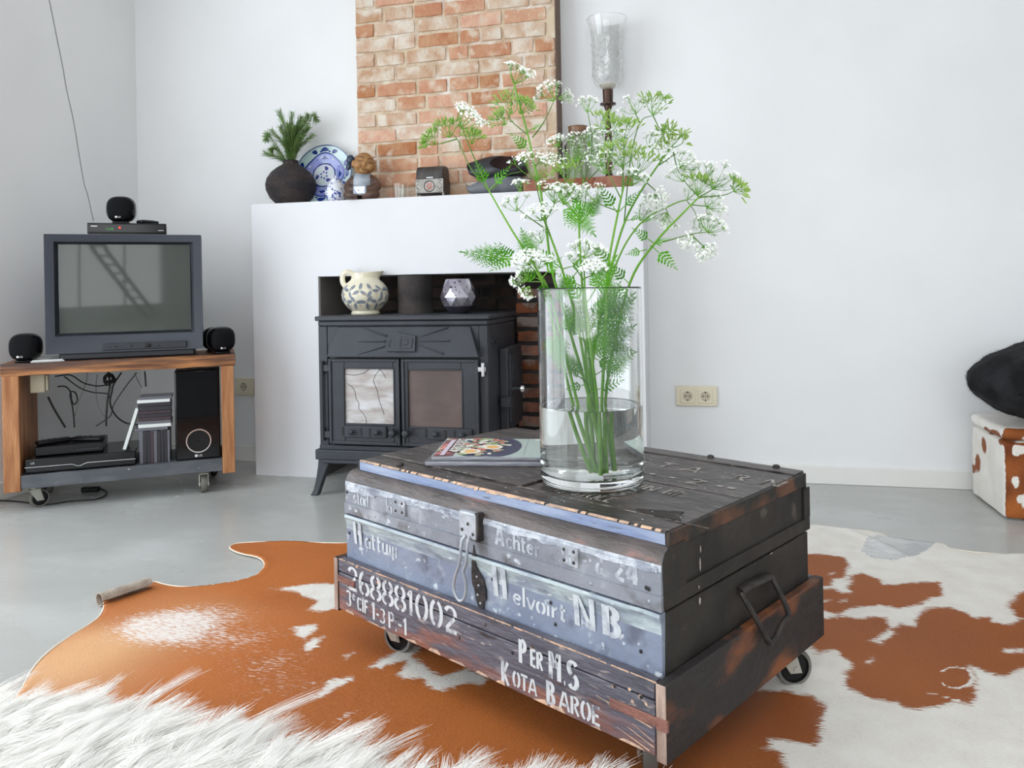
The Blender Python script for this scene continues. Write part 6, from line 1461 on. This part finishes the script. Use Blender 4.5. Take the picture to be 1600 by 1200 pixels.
browns = [left_brown,
 R5([(150, 255), (185, 255), (230, 250), (300, 262), (340, 270), (355, 315), (340, 360), (290, 365), (270, 395), (220, 398), (150, 380)]),
 R5([(180, 415), (225, 410), (290, 408), (340, 430), (375, 425), (350, 385), (370, 350), (420, 340), (450, 350), (500, 365), (520, 390), (590, 385), (640, 378), (760, 380), (775, 410), (770, 440), (730, 450), (680, 480), (580, 495), (500, 485), (400, 492), (310, 520), (180, 490)]),
 R5([(150, 535), (225, 535), (260, 545), (330, 530), (420, 545), (470, 535), (520, 540), (548, 585), (500, 625), (462, 645), (500, 660), (570, 610), (550, 590), (590, 565), (660, 575), (655, 560), (690, 520), (720, 495), (820, 495), (880, 520), (920, 545), (990, 540), (1000, 560), (1080, 570), (1143, 545), (1500, 520), (1600, 780), (1300, 800), (1143, 770), (1090, 790), (1060, 805), (1010, 795), (940, 765), (900, 755), (930, 870), (900, 925), (860, 920), (820, 920), (740, 930), (660, 945), (610, 940), (560, 915), (480, 905), (430, 890), (390, 865), (350, 840), (355, 800), (345, 785), (380, 765), (375, 740), (320, 710), (300, 680), (230, 705), (180, 660), (150, 630)]),
 R5([(1143, 425), (1110, 435), (1075, 490), (1100, 530), (1143, 545), (1300, 540), (1300, 420)])]
whites = [C7([(1130, 325), (1230, 318), (1290, 308), (1430, 308), (1440, 400), (1350, 425), (1290, 415), (1322, 380), (1230, 340), (1170, 335)]), C1([(0, 270), (140, 265), (160, 420), (100, 400), (60, 425), (0, 430)]),
 C1([(300, 790), (400, 720), (540, 670), (640, 650), (570, 720), (700, 790), (740, 840), (800, 840), (920, 790), (1060, 850), (1010, 900), (940, 890), (820, 912), (770, 940), (670, 900), (640, 850), (560, 850), (500, 830), (540, 740), (400, 785)]),
 C7([(1295, 790), (1330, 770), (1390, 710), (1470, 700), (1468, 718), (1400, 735), (1345, 780)]), C7([(1225, 490), (1310, 480), (1315, 500), (1270, 545), (1240, 530)]), C7([(1275, 565), (1290, 540), (1350, 535), (1330, 560), (1320, 580), (1275, 590)]), C7([(1395, 885), (1440, 845), (1470, 842), (1440, 875)]), C7([(1430, 610), (1470, 600), (1440, 630)]),
 C7([(1535, 660), (1600, 630), (1600, 670)]), [(1199, 1160), (1226, 1163), (1224, 1176), (1205, 1172)]]
whites += [R5([(430, 740), (465, 718), (470, 735), (440, 750)]), R5([(275, 340), (300, 336), (298, 342), (280, 345)]), R5([(320, 462), (355, 458), (350, 466), (325, 468)]), R5([(215, 462), (280, 458), (260, 466), (218, 472)]), R5([(1055, 685), (1090, 680), (1090, 698), (1060, 696)]), R5([(1110, 685), (1135, 680), (1130, 698)]), R5([(245, 405), (310, 375), (375, 370), (360, 425), (330, 420), (300, 400)])]
f = np.full(len(V2), -1.0)
for b_ in browns: f = np.maximum(f, sdist(V2, np.array(FLP(b_)))[0])
for w_ in whites: f = np.minimum(f, -sdist(V2, np.array(FLP(w_)))[0])
field = .5 - np.clip(f / .05, -1, 1) * .5
sp_ = np.zeros(len(V2)); tan = np.zeros(len(V2))
def gauss(cx, cy, rx, ry, ang=0):
    c = atz(cx, cy, 0); d = V2 - np.array(c.xy); ca, sa = math.cos(ang), math.sin(ang); u_ = d[:, 0] * ca + d[:, 1] * sa; v_ = -d[:, 0] * sa + d[:, 1] * ca
    return np.exp(-((u_ / rx) ** 2 + (v_ / ry) ** 2))
sp_ = .95 * gauss(285, 972, .16, .10, .3) + .75 * gauss(250, 990, .10, .07) + .5 * gauss(370, 1005, .16, .07, .4) + .45 * gauss(420, 1040, .12, .06, .4) + .22 * gauss(350, 1110, .3, .10) + .35 * gauss(460, 1075, .1, .05)
tan = .85 * gauss(110, 1035, .20, .14, .5) + .5 * gauss(165, 1000, .12, .08) + .35 * gauss(60, 1075, .2, .1) + .25 * gauss(300, 950, .2, .1)
# brand marks
def stroke(pts, wd):
    P_ = [np.array(atz(a, c, 0).xy) for a, c in pts]; o_ = np.zeros(len(V2))
    for a, b_ in zip(P_, P_[1:]):
        e = b_ - a; t = np.clip(((V2 - a) @ e) / (e @ e), 0, 1); dd = np.sqrt(((V2 - a - t[:, None] * e) ** 2).sum(1)); o_ = np.maximum(o_, np.clip(1.3 - dd / wd, 0, 1))
    return o_
ringp = R5([(840 + 75 * math.cos(a), 808 + 47 * math.sin(a)) for a in np.linspace(-2.6, 2.6, 18)])
br_ = np.maximum.reduce([stroke(ringp, .008), stroke(R5([(700, 878), (760, 885), (860, 915)]), .006), .5 * stroke([(1155, 1115), (1210, 1115)], .004), .55 * stroke([(1191, 1090), (1191, 1118), (1172, 1118)], .004), .55 * stroke([(1170, 1108), (1206, 1102), (1210, 1134), (1188, 1136), (1174, 1124), (1170, 1108)], .004)])
field = np.maximum(field, br_ * .62)
# gentle relief, raised fold by the wall side
zz_ = .004 + .0015 * (np.array([mnoise.noise(Vector((x * 4, y * 4, 0))) for x, y in V2]) + 1)
zz_ += .004 * np.clip(1 - sdu / .03, 0, 1) * (.5 + .5 * np.sin(V2[:, 0] * 23))
fold = gauss(1365, 850, .018, .12, .5) + gauss(1465, 862, .02, .07, -.5) * .8 + .5 * gauss(1290, 840, .03, .10, .3); zz_ += .012 * fold
vz = np.concatenate([V2, zz_[:, None]], 1)
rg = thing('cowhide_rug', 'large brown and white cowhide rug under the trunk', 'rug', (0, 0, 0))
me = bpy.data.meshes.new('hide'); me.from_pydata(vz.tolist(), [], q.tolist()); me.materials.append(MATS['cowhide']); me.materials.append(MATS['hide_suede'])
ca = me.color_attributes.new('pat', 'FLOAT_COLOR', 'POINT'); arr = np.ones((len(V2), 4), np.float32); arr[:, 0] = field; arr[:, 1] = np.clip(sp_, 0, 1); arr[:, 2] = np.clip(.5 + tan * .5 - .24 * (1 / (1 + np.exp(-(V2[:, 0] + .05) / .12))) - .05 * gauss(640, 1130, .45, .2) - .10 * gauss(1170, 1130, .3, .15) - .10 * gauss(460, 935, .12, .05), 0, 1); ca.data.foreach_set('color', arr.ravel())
gp_ = sdist(V2, np.array(FLP(R5([(405, 240), (430, 195), (480, 165), (600, 180), (700, 195), (760, 210), (720, 240), (650, 270), (560, 282), (470, 275)]))))[0]
fm = (gp_[q].min(1) > 0).astype(np.int32); me.polygons.foreach_set('material_index', fm); me.polygons.foreach_set('use_smooth', [True] * len(me.polygons)); me.update()
ho_ = bpy.data.objects.new('hide', me); COL.objects.link(ho_); ho_.parent = rg
md = ho_.modifiers.new('thick', 'SOLIDIFY'); md.thickness = .003; md.offset = -1
edge = MB(); vis = [p for p in OUT]; edp = [Vector((p[0], p[1], .0055)) for p in OUT if p[0] < 1.7]
k0 = max(range(len(edp)), key=lambda i: (edp[i] - edp[i - 1]).length); edp = edp[k0:] + edp[:k0]
edge.tube(edp, .0022, 5, caps=False).build('hide_edge', 'hide_edge', rg)
ra, rb_ = atz(155, 940, .014), atz(234, 914, .012); rd = (rb_ - ra).normalized()
rl = MB(); L_ = []; 
for t in np.linspace(0, 1, 9):
    c = ra.lerp(rb_, t); L_.append(c)
n_ = 22; vs = []; up_ = Vector((0, 0, 1)); sd2 = rd.cross(up_).normalized()
for i, c in enumerate(L_):
    rad = .0175 * (1 - .12 * i / 8)
    for k_i in range(2):
        for j in range(n_):
            a = 2 * PI * j / n_ * .93; rr_ = rad * (1 - .0 * j / n_) - (.0025 if k_i else 0); vs.append(c + Vector((0, 0, .005)) + sd2 * rr_ * math.cos(a) + up_ * rr_ * math.sin(a))
fs = []
for i in range(8):
    for k_i in range(2):
        for j in range(n_ - 1):
            b0 = i * 2 * n_ + k_i * n_; b1_ = (i + 1) * 2 * n_ + k_i * n_; fs.append((b0 + j, b0 + j + 1, b1_ + j + 1, b1_ + j))
for i in (0, 8):
    for j in range(n_ - 1): b0 = i * 2 * n_; fs.append((b0 + j, b0 + j + 1, b0 + n_ + j + 1, b0 + n_ + j))
rl.add(vs, fs).build('rolled_edge', 'hide_back', rg)

# ================================================================== SHEEPSKIN
body_px = [(-160, 1140), (-40, 1140), (80, 1148), (200, 1168), (320, 1196), (430, 1232), (560, 1266), (680, 1288), (800, 1300), (930, 1306), (1000, 1330), (960, 1420), (700, 1600), (200, 1700), (-300, 1600), (-400, 1300)]
BP = smooth_poly(np.array(FLP([(a, c + 34) for a, c in body_px])), 2)
sk = thing('sheepskin_rug', 'long haired white sheepskin lying over the cowhide in front', 'rug', (0, 0, 0))
bsk = MB(); n = len(BP); bsk.add([(p[0], p[1], .010) for p in BP] + [(p[0], p[1], .028) for p in BP * .985 + BP.mean(0) * .015], [tuple(range(n, 2 * n))] + [(i, (i + 1) % n, n + (i + 1) % n, n + i) for i in range(n)])
bsk.build('skin', 'wool', sk, smooth=0)
xa, xb, ya, yb = BP[:, 0].min(), BP[:, 0].max(), BP[:, 1].min(), BP[:, 1].max()
NL = 2600; cl_ = np.stack([rng.uniform(xa, xb, NL * 2), rng.uniform(max(ya, .85), yb, NL * 2)], 1); cl_ = cl_[sdist(cl_, BP)[0] > 0]; NLc = len(cl_)
per = 30; li = np.repeat(np.arange(NLc), per); N_ = len(li); rt = cl_[li] + rng.normal(0, .009, (N_, 2)); roots = np.concatenate([rt, np.full((N_, 1), .026)], 1)
ldir = np.stack([rng.normal(.45, .32, NLc), rng.normal(.62, .32, NLc), np.zeros(NLc)], 1); nrm = np.tile(np.array([[0, 0, 1.0]]), (N_, 1)); ln_l = rng.uniform(.06, .12, NLc)
cl_tip = np.concatenate([cl_, np.full((NLc, 1), .026)], 1) + ldir * ln_l[:, None] * 1.0 + np.array([0, 0, 1.0]) * (ln_l * rng.uniform(.18, .62, NLc))[:, None]
hc_ = bpy.data.hair_curves.new('wool_pile'); strands(hc_, roots, nrm, ln_l[li] * rng.uniform(.8, 1.15, N_), ldir[li] * .9 + rng.normal(0, .15, (N_, 3)) * [1, 1, 0], 8, .00062, rng.normal(0, .0018, (N_, 3)), rng, clump=cl_tip[li] + rng.normal(0, .003, (N_, 3)))
hc_.materials.append(MATS['wool']); wo = bpy.data.objects.new('wool_pile', hc_); COL.objects.link(wo); wo.parent = sk; tag(wo, kind='stuff')
